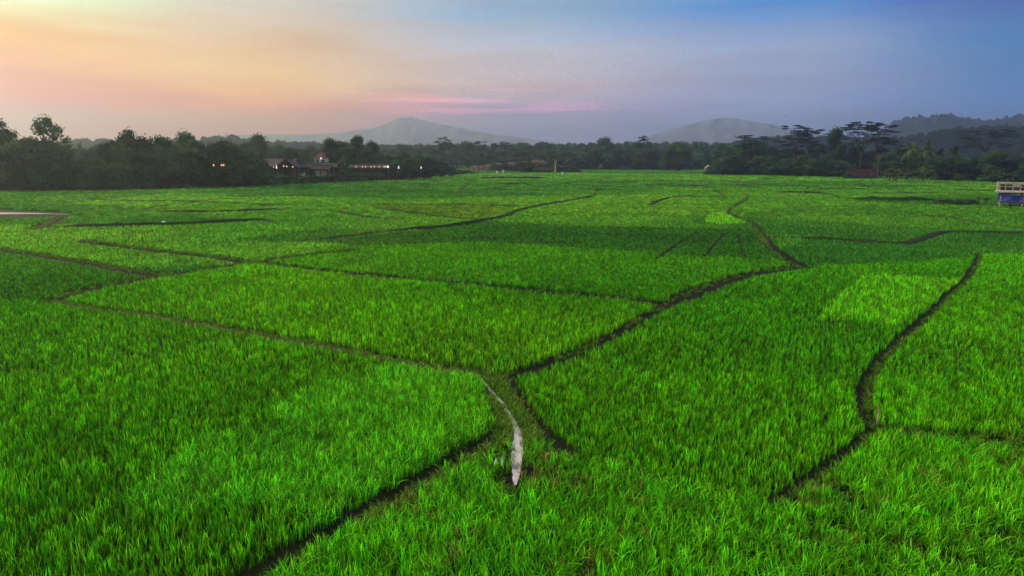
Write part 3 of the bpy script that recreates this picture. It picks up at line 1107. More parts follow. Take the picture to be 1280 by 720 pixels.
# --- far treeline
FT = 'blue-green hazed tree in the far treeline across the paddies'
GF = 'trees of the far treeline'
x = 470
while x < 935:
    tree(random.choice(['broad', 'tallbroad', 'broad', 'round']), x, 180.5 + random.uniform(-3.5, 3.5) + (3 if x < 540 else 0), 520 + random.uniform(-25, 25), random.uniform(9, 13), FT, GF)
    x += random.uniform(8, 13)
x = 490
while x < 930:
    tree(random.choice(['broad', 'tallbroad', 'broad']), x, 188 + random.uniform(-3, 4), 465 + random.uniform(-15, 15), random.uniform(10, 14), FT, GF)
    x += random.uniform(11, 16)
x = 692
while x < 960:
    tree(random.choice(['broad', 'broad', 'tallbroad']), x, (191 if x < 830 else 197) + random.uniform(-5, 4), 405 + random.uniform(-8, 8), random.uniform(9, 13), 'dark green tree in the front row of the far treeline', 'front row of the far treeline')
    x += random.uniform(11, 16)
x = 600
while x < 1000:
    tree('bush', x, 208 + random.uniform(-2, 3), 400 + random.uniform(0, 8), random.uniform(8, 11), 'low bush at the foot of the far treeline', 'bushes at the foot of the far treeline')
    x += random.uniform(9, 13)
tree('umbrella', 553, 171, 430, 10, 'flat-topped hazed tree standing above the far treeline, right of the pavilion trees')
tree('umbrella', 804, 170, 440, 9, 'small flat-topped tree poking above the middle of the far treeline')
tree('umbrella', 632, 177, 500, 8, 'small arched shade tree on the skyline above the bare earth bank')
tree('umbrella', 600, 176, 500, 9, 'flat-topped shade tree on the skyline left of the arched one')
tree('umbrella', 680, 177, 500, 9, 'spreading shade tree on the far skyline above the lone round tree')
tree('tallbroad', 756, 172, 450, 12, 'slightly taller tree in the middle of the far treeline')
tree('round', 849, 179, 372, 18, 'large rounded dark tree before the far treeline, right of centre', idx=0)
tree('round', 835, 190, 376, 10, 'smaller rounded tree touching the left side of the large rounded dark tree')
tree('round', 657, 196, 335, 10.5, 'lone round dark tree before the bare earth bank', idx=1)
tree('round', 687, 203, 345, 6, 'small dark tree right of the lone round tree, beside the white bare trunk', idx=0)
tree('tallbroad', 712, 198, 352, 7, 'light green slender tree right of the white bare trunk', crown_mat='leaf_light')
for (x, t) in ((700, 208), (707, 207), (716, 209), (664, 212), (653, 212), (672, 212), (722, 210)):
    tree('bush', x, t, 335, 4, 'small shrub near the white bare trunk', 'small shrubs near the bare trunk')
# banks with hazed far forest above x 150..480
x = 60
while x < 480:
    tree('broad', x, 186 + random.uniform(-3, 3), 560 + random.uniform(-30, 30), random.uniform(9, 13), 'faint far tree showing over the left groves', 'faint far trees over the left groves')
    x += random.uniform(13, 20)

# --- right grove
LR = 'dark green tree in the wood along the right side of the paddies'
GR = 'trees of the right wood'
x = 905
while x < 1200:
    D = 318 - (x - 905) * 0.22
    tree(random.choice(['broad', 'broad', 'tallbroad']), x, 186 + random.uniform(-5, 6) + (8 if x > 1150 else 0), D + random.uniform(-8, 12), random.uniform(11, 16), LR, GR)
    x += random.uniform(11, 16)
x = 905
while x < 1290:
    D = 296 - (x - 905) * 0.22
    if not 1054 < x < 1100:
        tree(random.choice(['broad', 'tallbroad', 'broad']), x, 197 + random.uniform(-4, 6), D, random.uniform(9, 13), LR, GR)
    x += random.uniform(12, 18)
x = 890
while x < 1300:
    yb = 219 + max(0, x - 960) * 0.034
    D = G(0, yb)[1] + 3 + random.random() * 3
    if 1050 < x < 1100:
        x += 10
        continue
    if random.random() < 0.35:
        tree('banana', x, yb - random.uniform(9, 15), D, random.uniform(5, 7), 'light green banana plant at the edge of the right wood', 'banana plants along the right wood')
    else:
        tree('bush', x, yb - random.uniform(7, 13), D, random.uniform(8, 11), 'low bush at the edge of the right wood', 'bushes along the right wood', crown_mat='leaf' if random.random() < 0.6 else 'leaf_mid')
    x += random.uniform(7, 10)
tree('wideumbrella', 945, 169, 296, 33, 'broad flat-topped shade tree at the left end of the right wood', idx=0)
tree('tallbroad', 940, 176, 300, 20, 'dense dark tree under the broad flat-topped shade tree beside the right wood')
tree('umbrella', 996, 156, 288, 18, 'tall flat-topped shade tree, left one of the pair above the right wood', idx=0)
tree('umbrella', 1014, 160, 288, 17, 'tall flat-topped shade tree, right one of the pair above the right wood', idx=1)
tree('tallbroad', 1046, 160, 284, 11, 'narrow dense dark tree between the flat-topped shade trees')
tree('wideumbrella', 1080, 152, 274, 27, 'tallest tiered shade tree, in front of the left slope of the blue hill', idx=1)
tree('umbrella', 1101, 155, 274, 22, 'tiered shade tree overlapping the right side of the tallest one', idx=2)
tree('wideumbrella', 1234, 162, 330, 32, 'hazed flat-topped tree before the forested hill at far right', idx=2)
tree('palm', 1138, 177, 232, 12, 'leftmost coconut palm of the three beneath the blue hill', idx=0)
tree('palm', 1158, 177, 236, 12, 'middle coconut palm of the three beneath the blue hill', idx=1)
tree('palm', 1174, 185, 240, 11, 'rightmost and lowest coconut palm of the three beneath the blue hill', idx=2)
tree('palm', 1197, 182, 228, 11, 'lone coconut palm with a bare trunk right of the three palms', idx=0)
tree('palm', 1156, 206, 218, 10, 'low young palm before the three coconut palms', idx=1)
tree('round', 1184, 201, 224, 10, 'rounded dark tree between the three palms and the lone palm', idx=0)
tree('round', 1212, 202, 222, 11, 'rounded dark tree right of the lone palm', idx=1)
tree('round', 1247, 189, 218, 17, 'large rounded dark tree above the stilted blue platform', idx=0)
tree('palm', 1240, 207, 210, 10, 'small palm under the large rounded dark tree', idx=2)
tree('broad', 1112, 190, 262, 14, 'olive tree beneath the tiered shade trees, above the red brick wall', crown_mat='leaf_mid')
tree('banana', 1120, 210, 222, 12, 'pale green bushy plant right of the red brick wall', idx=0)
for (x, t, D) in ((1222, 246, 112), (1231, 247, 113), (1264, 252, 105)):
    tree('banana', x, t, D, 6, {1222: 'low broad-leaved plant left of the stilted platform', 1231: 'yellowish broad-leaved plant beside the corner post of the stilted platform',
                              1264: 'small leafy plant beneath the blue tarpaulin'}[x])
for x in (1175, 1186, 1197, 1207, 1216):
    tree('bush', x, 249, 112 + random.random() * 4, 7, 'low weed clump left of the stilted platform', 'weed clumps by the platform')


# --- hills
def hill(name, prof, D, depth, mat, rough, z_base=-2.0, slabs=26, kind='structure'):
    "terrain ridge: the outline is its crest at distance D, falling away both ways"
    xs = np.arange(prof[0][0], prof[-1][0] + 1, 3.0)
    yt = np.interp(xs, [p[0] for p in prof], [p[1] for p in prof])
    V, Fc = [], []
    for j in range(slabs + 1):
        s = j / slabs * 2 - 1
        fall = math.cos(s * math.pi / 2) ** 1.2 if abs(s) < 1 else 0
        for i, (px, py) in enumerate(zip(xs, yt)):
            X, Y, Z = P(px, py, D)
            yy = Y + s * depth + (vnoise(np.array([X]), np.array([s * depth]), 40, 4)[0] - 0.5) * depth * 0.3
            nz = (vnoise(np.array([X]), np.array([s * depth]), 60, 6)[0] - 0.5) * 0.35 * (1 - fall) * Z + (random.random() - 0.5) * rough
            V.append((X, yy, z_base + (Z - z_base) * max(fall, 0) + nz * (1 if fall < 0.98 else 0.3)))
    n = len(xs)
    for j in range(slabs):
        for i in range(n - 1):
            q = j * n + i
            Fc.append((q, q + 1, q + n + 1, q + n))
    mb = MB().add(V, Fc)
    o = mb.build(name, mat, smooth=(rough < 1))
    tag(o, kind=kind)
    return o


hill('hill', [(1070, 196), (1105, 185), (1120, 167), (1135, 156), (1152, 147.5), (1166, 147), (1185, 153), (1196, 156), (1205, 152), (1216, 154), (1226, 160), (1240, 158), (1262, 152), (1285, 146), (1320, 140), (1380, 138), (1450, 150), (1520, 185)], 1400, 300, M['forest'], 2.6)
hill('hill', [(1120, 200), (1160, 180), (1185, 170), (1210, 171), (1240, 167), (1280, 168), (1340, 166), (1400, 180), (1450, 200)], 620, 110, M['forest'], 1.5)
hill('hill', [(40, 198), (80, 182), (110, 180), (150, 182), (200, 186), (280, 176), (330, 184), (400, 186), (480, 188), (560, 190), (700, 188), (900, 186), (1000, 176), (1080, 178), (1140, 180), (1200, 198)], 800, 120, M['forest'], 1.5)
hill('mountain', [(230, 178), (290, 169), (340, 168), (390, 168), (435, 165), (465, 160), (485, 154.5), (499, 148), (504, 146.3), (510, 146.8), (515, 146.3), (522, 149), (540, 153), (565, 158), (590, 163), (620, 168), (680, 176), (760, 188)], 4000, 400, M['hazed_rock'], 0.5)
hill('mountain', [(760, 190), (810, 170), (845, 160), (870, 153), (895, 148), (915, 148), (935, 150), (965, 156), (1000, 163), (1050, 176), (1120, 192)], 4040, 300, M['hazed_rock'], 0.5)
# woods on the nearer hills: too many crowns to count, one object of stuff each
def hill_wood(name, hill_o, n, s0, s1, label):
    KINDS[name] = []
    for i in range(3):
        me_ = PROTO['bush'][i]['crown'].copy()
        me_.materials.clear()
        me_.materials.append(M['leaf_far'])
        KINDS[name].append(bpy.data.objects.new('wood_crown', me_))
    me = hill_o.data
    co = np.empty(len(me.vertices) * 3, np.float32)
    me.vertices.foreach_get('co', co)
    co = co.reshape(-1, 3)
    k = co[:, 2] > 6
    idx = np.where(k)[0]
    idx = idx[rng.integers(0, len(idx), n)]
    # plus the whole crest
    p = co[idx] + rng.normal(size=(n, 3)) * (6, 8, 0)
    p[:, 2] -= s1 * 3
    s = rng.uniform(s0, s1, n)
    pts_all[name] = [dict(co=p, rot=np.c_[np.zeros((n, 2)), rng.random(n) * 6.283], scl=np.c_[s, s, s * rng.uniform(0.9, 1.4, n)], tint=np.ones((n, 3)))]
    scatter(name, [name], label, 'forest')


hills_ = [o for o in C.objects if o.name.startswith('hill')]
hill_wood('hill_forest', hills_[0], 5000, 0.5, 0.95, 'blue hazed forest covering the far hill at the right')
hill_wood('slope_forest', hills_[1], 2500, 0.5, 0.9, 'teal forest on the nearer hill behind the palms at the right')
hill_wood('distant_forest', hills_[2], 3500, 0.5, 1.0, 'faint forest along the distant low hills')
# bare earth bank with grass on top
bank1 = MB()
xs = np.linspace(586, 704, 50)
V, Fc = [], []
for i, px in enumerate(xs):
    yt = np.interp(px, [586, 600, 622, 640, 665, 680, 704], [210, 207, 204, 203, 200, 201, 208]) + random.uniform(-0.5, 0.5)
    Xc, Yc, Zc = P(px, yt, 372)
    for (dy, zf) in ((-6, 0), (-3, 0.35), (-1.0, 0.85), (1.5, 0.98), (8, 1.0), (30, 0.9), (55, 0.0)):
        V.append((Xc, Yc + dy + random.uniform(-1, 1), Zc * zf + random.uniform(-.2, .2) * (zf > 0)))
for i in range(49):
    for k in range(6):
        Fc.append((i * 7 + k, (i + 1) * 7 + k, (i + 1) * 7 + k + 1, i * 7 + k + 1))
bk = bank1.add(V, Fc).build('earth_bank', M['earth'])
bk.data.materials.append(M['leaf_light'])
bk.data.polygons.foreach_set('material_index', [1 if (i % 6) >= 3 else 0 for i in range(len(bk.data.polygons))])
tag(bk, kind='structure')
for (x, t, w) in ((629, 198, 6), (622, 208, 3), (636, 209, 3), (646, 210, 3)):
    tree('tallbroad', x, t, 364, w, 'slim dark tree growing against the bare earth bank', 'trees against the earth bank')

for k in range(16):
    bx = random.uniform(590, 700)
    bd = random.uniform(367, 371)
    tree('bush', bx, random.uniform(204, 212), bd, random.uniform(3, 6), 'small shrub growing on the bare earth bank', 'shrubs on the earth bank', crown_mat=random.choice(['leaf', 'leaf_mid']))

# ------------------------------------------------------------------ buildings
def gable_building(name, px, D, wid, dep, wall_h, roof_h, roofm, wallm, label, cat='building', posts=0, over=0.8, rz=0.0, hip=0.0, z0=0.0):
    x, y, _ = P(px, 200, D)
    root = empty(name, (x, y, z0), rz)
    tag(root, label, cat)
    r_ = MB()
    hw, hd = wid / 2 + over, dep / 2 + over
    th = 0.14
    V = [(-hw, -hd, wall_h), (hw, -hd, wall_h), (hw, hd, wall_h), (-hw, hd, wall_h), (-hw + hip, 0, wall_h + roof_h), (hw - hip, 0, wall_h + roof_h)]
    V2 = [(a, b_, c - th) for a, b_, c in V]
    r_.add(V + V2, [(0, 1, 5, 4), (2, 3, 4, 5), (6, 10, 11, 7), (8, 11, 10, 9), (0, 6, 7, 1), (2, 8, 9, 3), (0, 4, 10, 6), (3, 9, 10, 4), (1, 7, 11, 5), (2, 5, 11, 8)])
    r_.build('roof', roofm, root)
    MB().box((0, 0, wall_h + roof_h + 0.03), (2 * (hw - hip), 0.3, 0.16)).build('ridge_cap', roofm, root)
    if wallm:
        w_ = MB()
        t = 0.15
        a, b_ = wid / 2, dep / 2
        w_.box((-a, 0, wall_h / 2 - 0.06), (t, dep + t, wall_h - 0.12)).box((a, 0, wall_h / 2 - 0.06), (t, dep + t, wall_h - 0.12)).box((0, b_, wall_h / 2 - 0.06), (wid - t, t, wall_h - 0.12))
        w_.build('wall', wallm, root)
    else:
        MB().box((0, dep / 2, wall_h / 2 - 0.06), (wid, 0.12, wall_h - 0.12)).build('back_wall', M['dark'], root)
    for i in range(posts):
        xx = -wid / 2 + wid * i / (posts - 1)
        MB().box((xx, -dep / 2, wall_h / 2 - 0.08), (0.2, 0.2, wall_h - 0.16)).build('post', M['wood'], root)
    return root


def lamp(px, py, D, kind='warm', h=1.3, label='', group=None, tilt=0.0, w=0.3):
    x, y, z = P(px, py, D)
    if kind == 'warm':
        root = empty('hanging_lamp', (x, y, z))
        mb = MB().tube([(0, 0, -0.22), (0, 0, -0.12), (0, 0, 0.1), (0, 0, 0.18)], [0.08, 0.17, 0.15, 0.05], 8)
        mb.build('bulb', M['lamp_orange'], root)
        MB().tube([(0, 0, 0.18), (0, 0, 0.28), (0, 0, 0.85)], [0.12, 0.03, 0.02], 6).build('cord', M['metal'], root)
        tag(root, label, 'lamp', group)
    else:
        h *= 0.75
        root = empty('glow_panel', (x, y, z), 0)
        root.rotation_euler = (0, tilt, 0)
        MB().box((0, 0, 0), (w, 0.08, h)).build('glow_face', M['glow_white'], root)
        MB().box((-w / 2 - 0.05, 0, 0), (0.08, 0.14, h + 0.2)).box((w / 2 + 0.05, 0, 0), (0.08, 0.14, h + 0.2)).box((0, 0, h / 2 + 0.06), (w, 0.14, 0.08)).box((0, 0, -h / 2 - 0.06), (w, 0.14, 0.08)).build('frame', M['metal'], root)
        MB().box((0, 0.1, -h / 2 - 0.9), (0.1, 0.1, 1.7)).build('stand', M['metal'], root)
        tag(root, label, 'lamp', group)
    return root


# pavilion, huts, small white house
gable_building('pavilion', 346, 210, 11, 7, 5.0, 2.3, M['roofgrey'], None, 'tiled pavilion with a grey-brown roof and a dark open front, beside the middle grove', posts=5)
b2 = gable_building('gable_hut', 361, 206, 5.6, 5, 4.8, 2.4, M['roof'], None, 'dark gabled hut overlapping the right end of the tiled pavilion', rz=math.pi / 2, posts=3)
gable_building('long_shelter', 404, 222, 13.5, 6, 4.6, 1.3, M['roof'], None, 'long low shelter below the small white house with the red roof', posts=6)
wh = gable_building('white_house', 402, 236, 3.6, 3.6, 7.3, 1.9, M['redroof'], M['plaster'], 'small raised white house with a red hipped roof', cat='house', hip=1.6, over=0.4)
MB().box((0, -1.8, 3.55), (3.4, 0.15, 7.1)).build('front_wall', M['plaster'], wh)
wf = MB().box((-0.9, -1.9, 6.2), (0.9, 0.06, 1.1)).build('window', M['dark'], wh)
MB().box((-0.9, -1.95, 6.8), (1.1, 0.06, 0.1)).box((-0.9, -1.95, 5.6), (1.1, 0.06, 0.1)).build('frame', M['whitewash'], wf)
wf = MB().box((0.95, -1.9, 6.2), (0.9, 0.06, 1.1)).build('window', M['dark'], wh)
MB().box((0.95, -1.95, 6.8), (1.1, 0.06, 0.1)).box((0.95, -1.95, 5.6), (1.1, 0.06, 0.1)).build('frame', M['whitewash'], wf)
hp = gable_building('small_hut', 402, 214, 4.2, 3.0, 4.1, 1.1, M['roof'], M['wood'], 'small hut with pale wooden doors below the white house', cat='hut', over=0.9)
MB().box((-1.0, -1.5, 1.9), (1.4, 0.1, 3.4)).build('door', M['palewood'], hp)
MB().box((0.9, -1.5, 1.9), (1.6, 0.1, 3.4)).build('door', M['palewood'], hp)
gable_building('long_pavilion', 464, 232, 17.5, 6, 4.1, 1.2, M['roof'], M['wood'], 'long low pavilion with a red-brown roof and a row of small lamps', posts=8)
GLM = 'small warm lamps under the pavilion roofs'
for px, py in ((327, 207.5), (333, 207.5), (338, 208), (342, 208.5)):
    lamp(px, py, 206, label='small warm lamp under the eave of the tiled pavilion', group=GLM)
for px, py in ((358.5, 208), (366, 208.5), (354.5, 207.5)):
    lamp(px, py, 202, label='small warm lamp under the dark gabled hut', group=GLM)
for px in (445, 453, 457, 464, 468, 474, 480, 482):
    lamp(px, 208.3, 228.5, label='small warm lamp in the row under the long low pavilion', group=GLM)
for px in (267, 279.5, 277):
    lamp(px, 206.3, 166, label='small warm lamp shining through the middle grove', group='small warm lamps shining through the grove')
lamp(345.6, 208.3, 203, 'cool', 1.4, 'upright white glowing opening beneath the tiled pavilion', w=0.35)  # glowing boxes on stands, added in place of bright openings by the pavilions
lamp(434, 207.5, 226, 'cool', 1.0, 'tilted white glowing opening at the left end of the long low pavilion', tilt=-0.7, w=0.35)
lamp(484.8, 208.4, 226, 'cool', 0.9, 'wide white glowing opening at the right end of the long low pavilion', w=0.6)
lamp(498.3, 209.3, 224, 'cool', 1.1, 'narrow white glowing opening right of the long low pavilion among trees', w=0.3)
lamp(526.4, 209.6, 226, 'cool', 0.9, 'lone white glowing opening among trees furthest right of the pavilions', w=0.28)
lamp(401.2, 198, 231, 'cool', 0.7, 'bright white lamp on the wall of the small white house', w=0.5)

# red brick wall
x, y, _ = P(1078, 215, 250)
root = empty('brick_wall', (x, y, 0))
tag(root, 'low dark red brick wall half hidden in the right wood', 'wall')
MB().box((0, 0, 1.7), (11.5, 0.25, 3.4)).build('wall_panel', M['brick'], root)
MB().box((0, 0, 3.47), (11.7, 0.36, 0.13)).build('coping', M['roof'], root)
for k in range(4):
    MB().box((-5.6 + k * 3.73, -0.2, 1.75), (0.35, 0.2, 3.5)).build('pillar', M['brick'], root)
x, y, _ = P(1097, 215, 246)
ro = tag(empty('bare_trunk', (x, y, 0)), 'slim pale trunk standing at the right end of the red brick wall', 'tree trunk')
MB().tube([(0, 0, -0.2), (0.05, 0, 4), (0, 0, 8)], [0.13, 0.11, 0.07]).build('trunk', M['wood'], ro)
MB().tube([(0, 0, 7), (0.8, 0, 8.6)], [0.07, 0.04], 5).tube([(0, 0, 7.4), (-0.7, 0.2, 9)], [0.06, 0.03], 5).build('limb', M['wood'], ro)
for bx, bt in ((1060, 216), (1068, 218), (1081, 218), (1091, 217)):
    tree('bush', bx, bt, 245, 5, 'low shrub against the red brick wall', 'shrubs against the brick wall')
# small white hut far right of centre
sh = gable_building('small_white_hut', 886, 386, 2.6, 3.0, 1.6, 1.3, M['plaster'], M['plaster'], 'tiny white gabled hut at the foot of the far treeline', cat='hut', over=0.3, rz=math.pi / 2)
MB().box((1.7, 0, 0.9), (0.1, 1.2, 1.7)).build('door', M['dark'], sh)
# thatch-like brown hut by the bare trunk
gable_building('field_hut', 681, 338, 6.4, 4, 1.3, 1.8, M['roof'], M['wood'], 'low brown field hut left of the white bare trunk', cat='hut', over=0.5)
x, y, _ = P(694, 210, 333)
ro = tag(empty('bare_trunk', (x, y, 0)), 'white bare trunk standing at the far end of the paddies', 'tree trunk')
MB().tube([(0, 0, -0.2), (0.1, 0, 3), (0, 0, 5.2)], [0.34, 0.26, 0.2]).build('trunk', M['palebark'], ro)
MB().tube([(0, 0, 4.4), (0.9, 0, 6.2)], [0.16, 0.08], 5).tube([(0, 0, 4.8), (-0.8, 0, 6.6)], [0.14, 0.07], 5).build('limb', M['palebark'], ro)


def flag(px, py, label, h=2.2, D=None):
    gx, gy = G(px, py)
    ro = tag(empty('flag', (gx, gy, 0)), label, 'flag')
    MB().tube([(0, 0, -0.1), (0, 0, h)], [0.05, 0.04], 6).build('pole', M['palewood'], ro)
    V = []
    for i in range(6):
        for j in range(4):
            V.append((0.05 + 0.13 * i, 0.06 * math.sin(i * 1.3), h - 0.1 - 0.42 * j - 0.03 * i))
    Fq = [(i * 4 + j, i * 4 + j + 1, (i + 1) * 4 + j + 1, (i + 1) * 4 + j) for i in range(5) for j in range(3)]
    c = MB().add(V, Fq).build('cloth', M['cloth'], ro)
    s = c.modifiers.new('s', 'SOLIDIFY')
    s.thickness = 0.02


flag(620, 219.4, 'left one of two white cloth flags before the bare earth bank')
flag(628, 219.8, 'right one of two white cloth flags before the bare earth bank', 2.6)
flag(701.5, 220.3, 'white cloth flag right of the white bare trunk', 1.9)

# white sack on the bund at the left
gx, gy = G(205, 281)
sk = MB()
V, Fc = [], []
r = np.random.default_rng(3)
for j in range(7):
    th = math.pi * j / 6
    for i in range(10):
        ph = 6.283 * i / 10
        q = 1 + 0.12 * r.random()
        V.append((0.62 * q * math.sin(th) * math.cos(ph), 0.38 * q * math.sin(th) * math.sin(ph), 0.55 + 0.42 * math.cos(th) * q))
V = [(a * 0.45, b_ * 0.45, c * 0.45) for a, b_, c in V]
for j in range(6):
    for i in range(10):
        i2 = (i + 1) % 10
        Fc.append((j * 10 + i, (j + 1) * 10 + i, (j + 1) * 10 + i2, j * 10 + i2))
so = sk.add(V, Fc).build('sack', M['cloth'], smooth=True)
so.location = (gx, gy, 0)
tag(so, 'small white sack lying on the long bund at the left', 'sack')
# stake at the meeting of the bunds on the right
gx, gy = G(1096, 531)
ro = tag(empty('stake', (gx, gy, 0)), 'thin pale wooden stake where the right-hand bunds meet', 'stake')
MB().tube([(0, 0, -0.1), (0.02, 0, 0.35), (0.0, 0, 0.62)], [0.03, 0.026, 0.022], 7).build('pole', M['palewood'], ro)
MB().tube([(0, 0, 0.6), (0, 0, 0.66)], [0.036, 0.02], 7).build('tip', M['wood'], ro)
# mast and bird
x, y, z = P(283, 166, 420)
ro = tag(empty('mast', (x, y, 0)), 'thin radio mast rising behind the middle grove', 'mast')
MB().tube([(0, 0, 0), (0, 0, z)], [0.28, 0.12], 5).build('pole', M['metal'], ro)
MB().box((0, 0, z - 1.2), (1.4, 0.12, 0.12)).box((0, 0, z - 2.4), (1.0, 0.12, 0.12)).build('crossarm', M['metal'], ro)
x, y, z = P(982, 145, 190)
V = [(-0.55, -0.1, 0.16), (-0.28, -0.05, 0.2), (0, -0.09, 0.05), (0.28, -0.05, 0.2), (0.55, -0.1, 0.16), (-0.25, 0.1, 0.18), (0, 0.12, 0.04), (0.25, 0.1, 0.18)]
bd = MB().tube([(0, -0.32, 0.02), (0, -0.15, 0.03), (0, 0.1, 0.02), (0, 0.32, 0.0)], [0.02, 0.07, 0.07, 0.03], 7)
bd.add(V, [(0, 1, 5), (1, 2, 6, 5), (2, 3, 7, 6), (3, 4, 7)])
bo = bd.build('bird', M['dark'])
bo.location = (x, y, z)
tag(bo, 'tiny dark bird flying above the flat-topped shade trees', 'bird')

# --- stilted platform with blue tarpaulin at the right edge
gx, gy = G(1248, 259)
W_, Dp = 9.0, 4.5
root = empty('stilted_platform', (gx, gy, 0), R(-33))
tag(root, 'stilted wooden platform with whitewashed railing and a hanging blue tarpaulin', 'platform')
for i in range(4):
    for j in range(2):
        MB().tube([(0.15 + i * 2.85, 0.1 + j * 4.2, -0.1), (0.15 + i * 2.85, 0.1 + j * 4.2, 2.30)], [0.16, 0.13], 8).build('leg', M['palewood'], root)
MB().box((W_ / 2 - 0.2, Dp / 2, 2.42), (W_ + 0.7, Dp + 0.5, 0.18)).build('deck', M['whitewash'], root)
MB().box((W_ / 2, 0.35, 2.2), (W_, 0.12, 0.2)).box((W_ / 2, 4.1, 2.2), (W_, 0.12, 0.2)).build('beam', M['wood'], root)
rl = MB()
for side in (0.0, Dp):
    rl.box((W_ / 2 - 0.2, side, 3.78), (W_ + 0.5, 0.08, 0.14))
    rl.box((W_ / 2 - 0.2, side, 3.28), (W_ + 0.5, 0.08, 0.12))
rl.box((-0.42, Dp / 2, 3.78), (0.08, Dp - 0.1, 0.14)).box((-0.42, Dp / 2, 3.28), (0.08, Dp - 0.1, 0.12))
rl.build('rail', M['whitewash'], root)
for side in (0.0, Dp):
    k = 0
    while -0.4 + k * 0.95 < W_:
        ps = MB().box((-0.36 + k * 0.95, side - 0.06, 3.17), (0.14, 0.06, 1.32))
        ps.build('rail_post', M['whitewash'], root)
        k += 1
for k, (a_, b_) in enumerate(((1.55, 2.35), (4.1, 4.4), (5.3, 6.4), (7.7, 8.4))):
    MB().box(((a_ + b_) / 2, -0.012, 3.53), (b_ - a_, 0.04, 0.38)).build('board', M['whitewash'], root)
MB().box((W_ / 2, Dp - 0.25, 3.0), (W_ - 0.2, 0.1, 0.95)).build('shade_backing', M['dark'], root)  # dark sheet standing in for the shade behind the rail openings
# tarpaulin: a hanging sheet with a sagging top edge
nx, nz = 46, 9
V, Fc = [], []
for i in range(nx):
    u = i / (nx - 1)
    top = 2.28 - 0.6 * math.sin(math.pi * min(1, u * 1.0)) ** 0.8 * (0.55 + 0.45 * u)
    bot = 0.80 - 0.22 * math.sin(u * 9) * 0.3 - 0.05 * math.sin(u * 31)
    for j in range(nz):
        v = j / (nz - 1)
        V.append((0.0 + u * W_, -0.16 + 0.10 * math.sin(u * 24 + v * 2) + 0.18 * math.sin(math.pi * v) * 0.5, top + (bot - top) * v))
for i in range(nx - 1):
    for j in range(nz - 1):
        q = i * nz + j
        Fc.append((q, q + 1, q + nz + 1, q + nz))
tp = MB().add(V, Fc).build('tarpaulin', M['tarp'], smooth=True)
s = tp.modifiers.new('s', 'SOLIDIFY')
s.thickness = 0.015
tp.location = root.location
tp.rotation_euler = root.rotation_euler
tag(tp, 'blue tarpaulin hanging in folds below the deck of the stilted platform', 'tarpaulin')
V, Fc = [], []
for i in range(16):
    u = i / 15
    for j in range(nz):
        v = j / (nz - 1)
        V.append((-0.12 + 0.06 * math.sin(u * 14 + v), u * Dp, 2.28 - 0.1 * math.sin(math.pi * u) + (0.95 - 2.28) * v))
for i in range(15):
    for j in range(nz - 1):
        q = i * nz + j
        Fc.append((q, q + 1, q + nz + 1, q + nz))
MB().add(V, Fc).build('side_panel', M['tarp'], tp, smooth=True)

# ------------------------------------------------------------------ haze
hz = MB().box((0, 2000, 124), (9000, 4900, 250)).build('haze', None)
m = bpy.data.materials.new('haze_air')
m.use_nodes = True
nt = m.node_tree
nt.nodes.clear()
out = nt.nodes.new('ShaderNodeOutputMaterial')
pv = nt.nodes.new('ShaderNodeVolumePrincipled')
pv.inputs['Color'].default_value = (0.58, 0.72, 0.92, 1)
pv.inputs['Density'].default_value = 0.00045
pv.inputs['Anisotropy'].default_value = 0.68
nt.links.new(pv.outputs[0], out.inputs['Volume'])
hz.data.materials.append(m)
tag(hz, 'pale blue haze hanging over the fields and hills', 'haze', kind='stuff')

# ------------------------------------------------------------------ sky and sun
SUN_AZ, SUN_EL = R(-64), R(22)          # azimuth measured from +Y, negative to the left
w = bpy.data.worlds.new('World')
scene.world = w
w.use_nodes = True
nt = w.node_tree
nt.nodes.clear()
out = nt.nodes.new('ShaderNodeOutputWorld')
bg = nt.nodes.new('ShaderNodeBackground')
bg.inputs['Strength'].default_value = 0.1
sky = nt.nodes.new('ShaderNodeTexSky')
sky.sky_type = 'NISHITA'
sky.sun_disc = False
sky.sun_elevation = SUN_EL
sky.sun_rotation = SUN_AZ
sky.dust_density = 2.0
tc = nt.nodes.new('ShaderNodeTexCoord')
sep = nt.nodes.new('ShaderNodeSeparateXYZ')
nt.links.new(tc.outputs['Generated'], sep.inputs[0])


def math_(op, a, b_=None, clamp=False):
    n = nt.nodes.new('ShaderNodeMath')
    n.operation = op
    n.use_clamp = clamp
    for i, v in enumerate((a, b_)):
        if v is None: continue
        if isinstance(v, (int, float)):
            n.inputs[i].default_value = v
        else:
            nt.links.new(v, n.inputs[i])
    return n.outputs[0]


xx = math_('MULTIPLY', sep.outputs['X'], sep.outputs['X'])
yy = math_('MULTIPLY', sep.outputs['Y'], sep.outputs['Y'])
hor = math_('SQRT', math_('ADD', math_('ADD', xx, yy), 1e-6))
sinaz = math_('DIVIDE', sep.outputs['X'], hor)
elev = math_('MULTIPLY', math_('ARCTANGENT', math_('DIVIDE', sep.outputs['Z'], hor)), 180 / math.pi)
# long flat wisps bend the bands
mp = nt.nodes.new('ShaderNodeMapping')
mp.inputs['Scale'].default_value = (3.2, 3.2, 26)
nt.links.new(tc.outputs['Generated'], mp.inputs['Vector'])
nz_ = nt.nodes.new('ShaderNodeTexNoise')
nz_.inputs['Scale'].default_value = 1.6
nz_.inputs['Detail'].default_value = 5
nz_.inputs['Roughness'].default_value = 0.5
nt.links.new(mp.outputs[0], nz_.inputs['Vector'])
wob = math_('SUBTRACT', nz_.outputs['Fac'], 0.5)
u = math_('ADD', math_('MULTIPLY', sinaz, 1 / 1.4), 0.5, True)
u = math_('ADD', u, math_('MULTIPLY', wob, 0.10), True)
ev = math_('ADD', elev, math_('MULTIPLY', wob, 2.2))


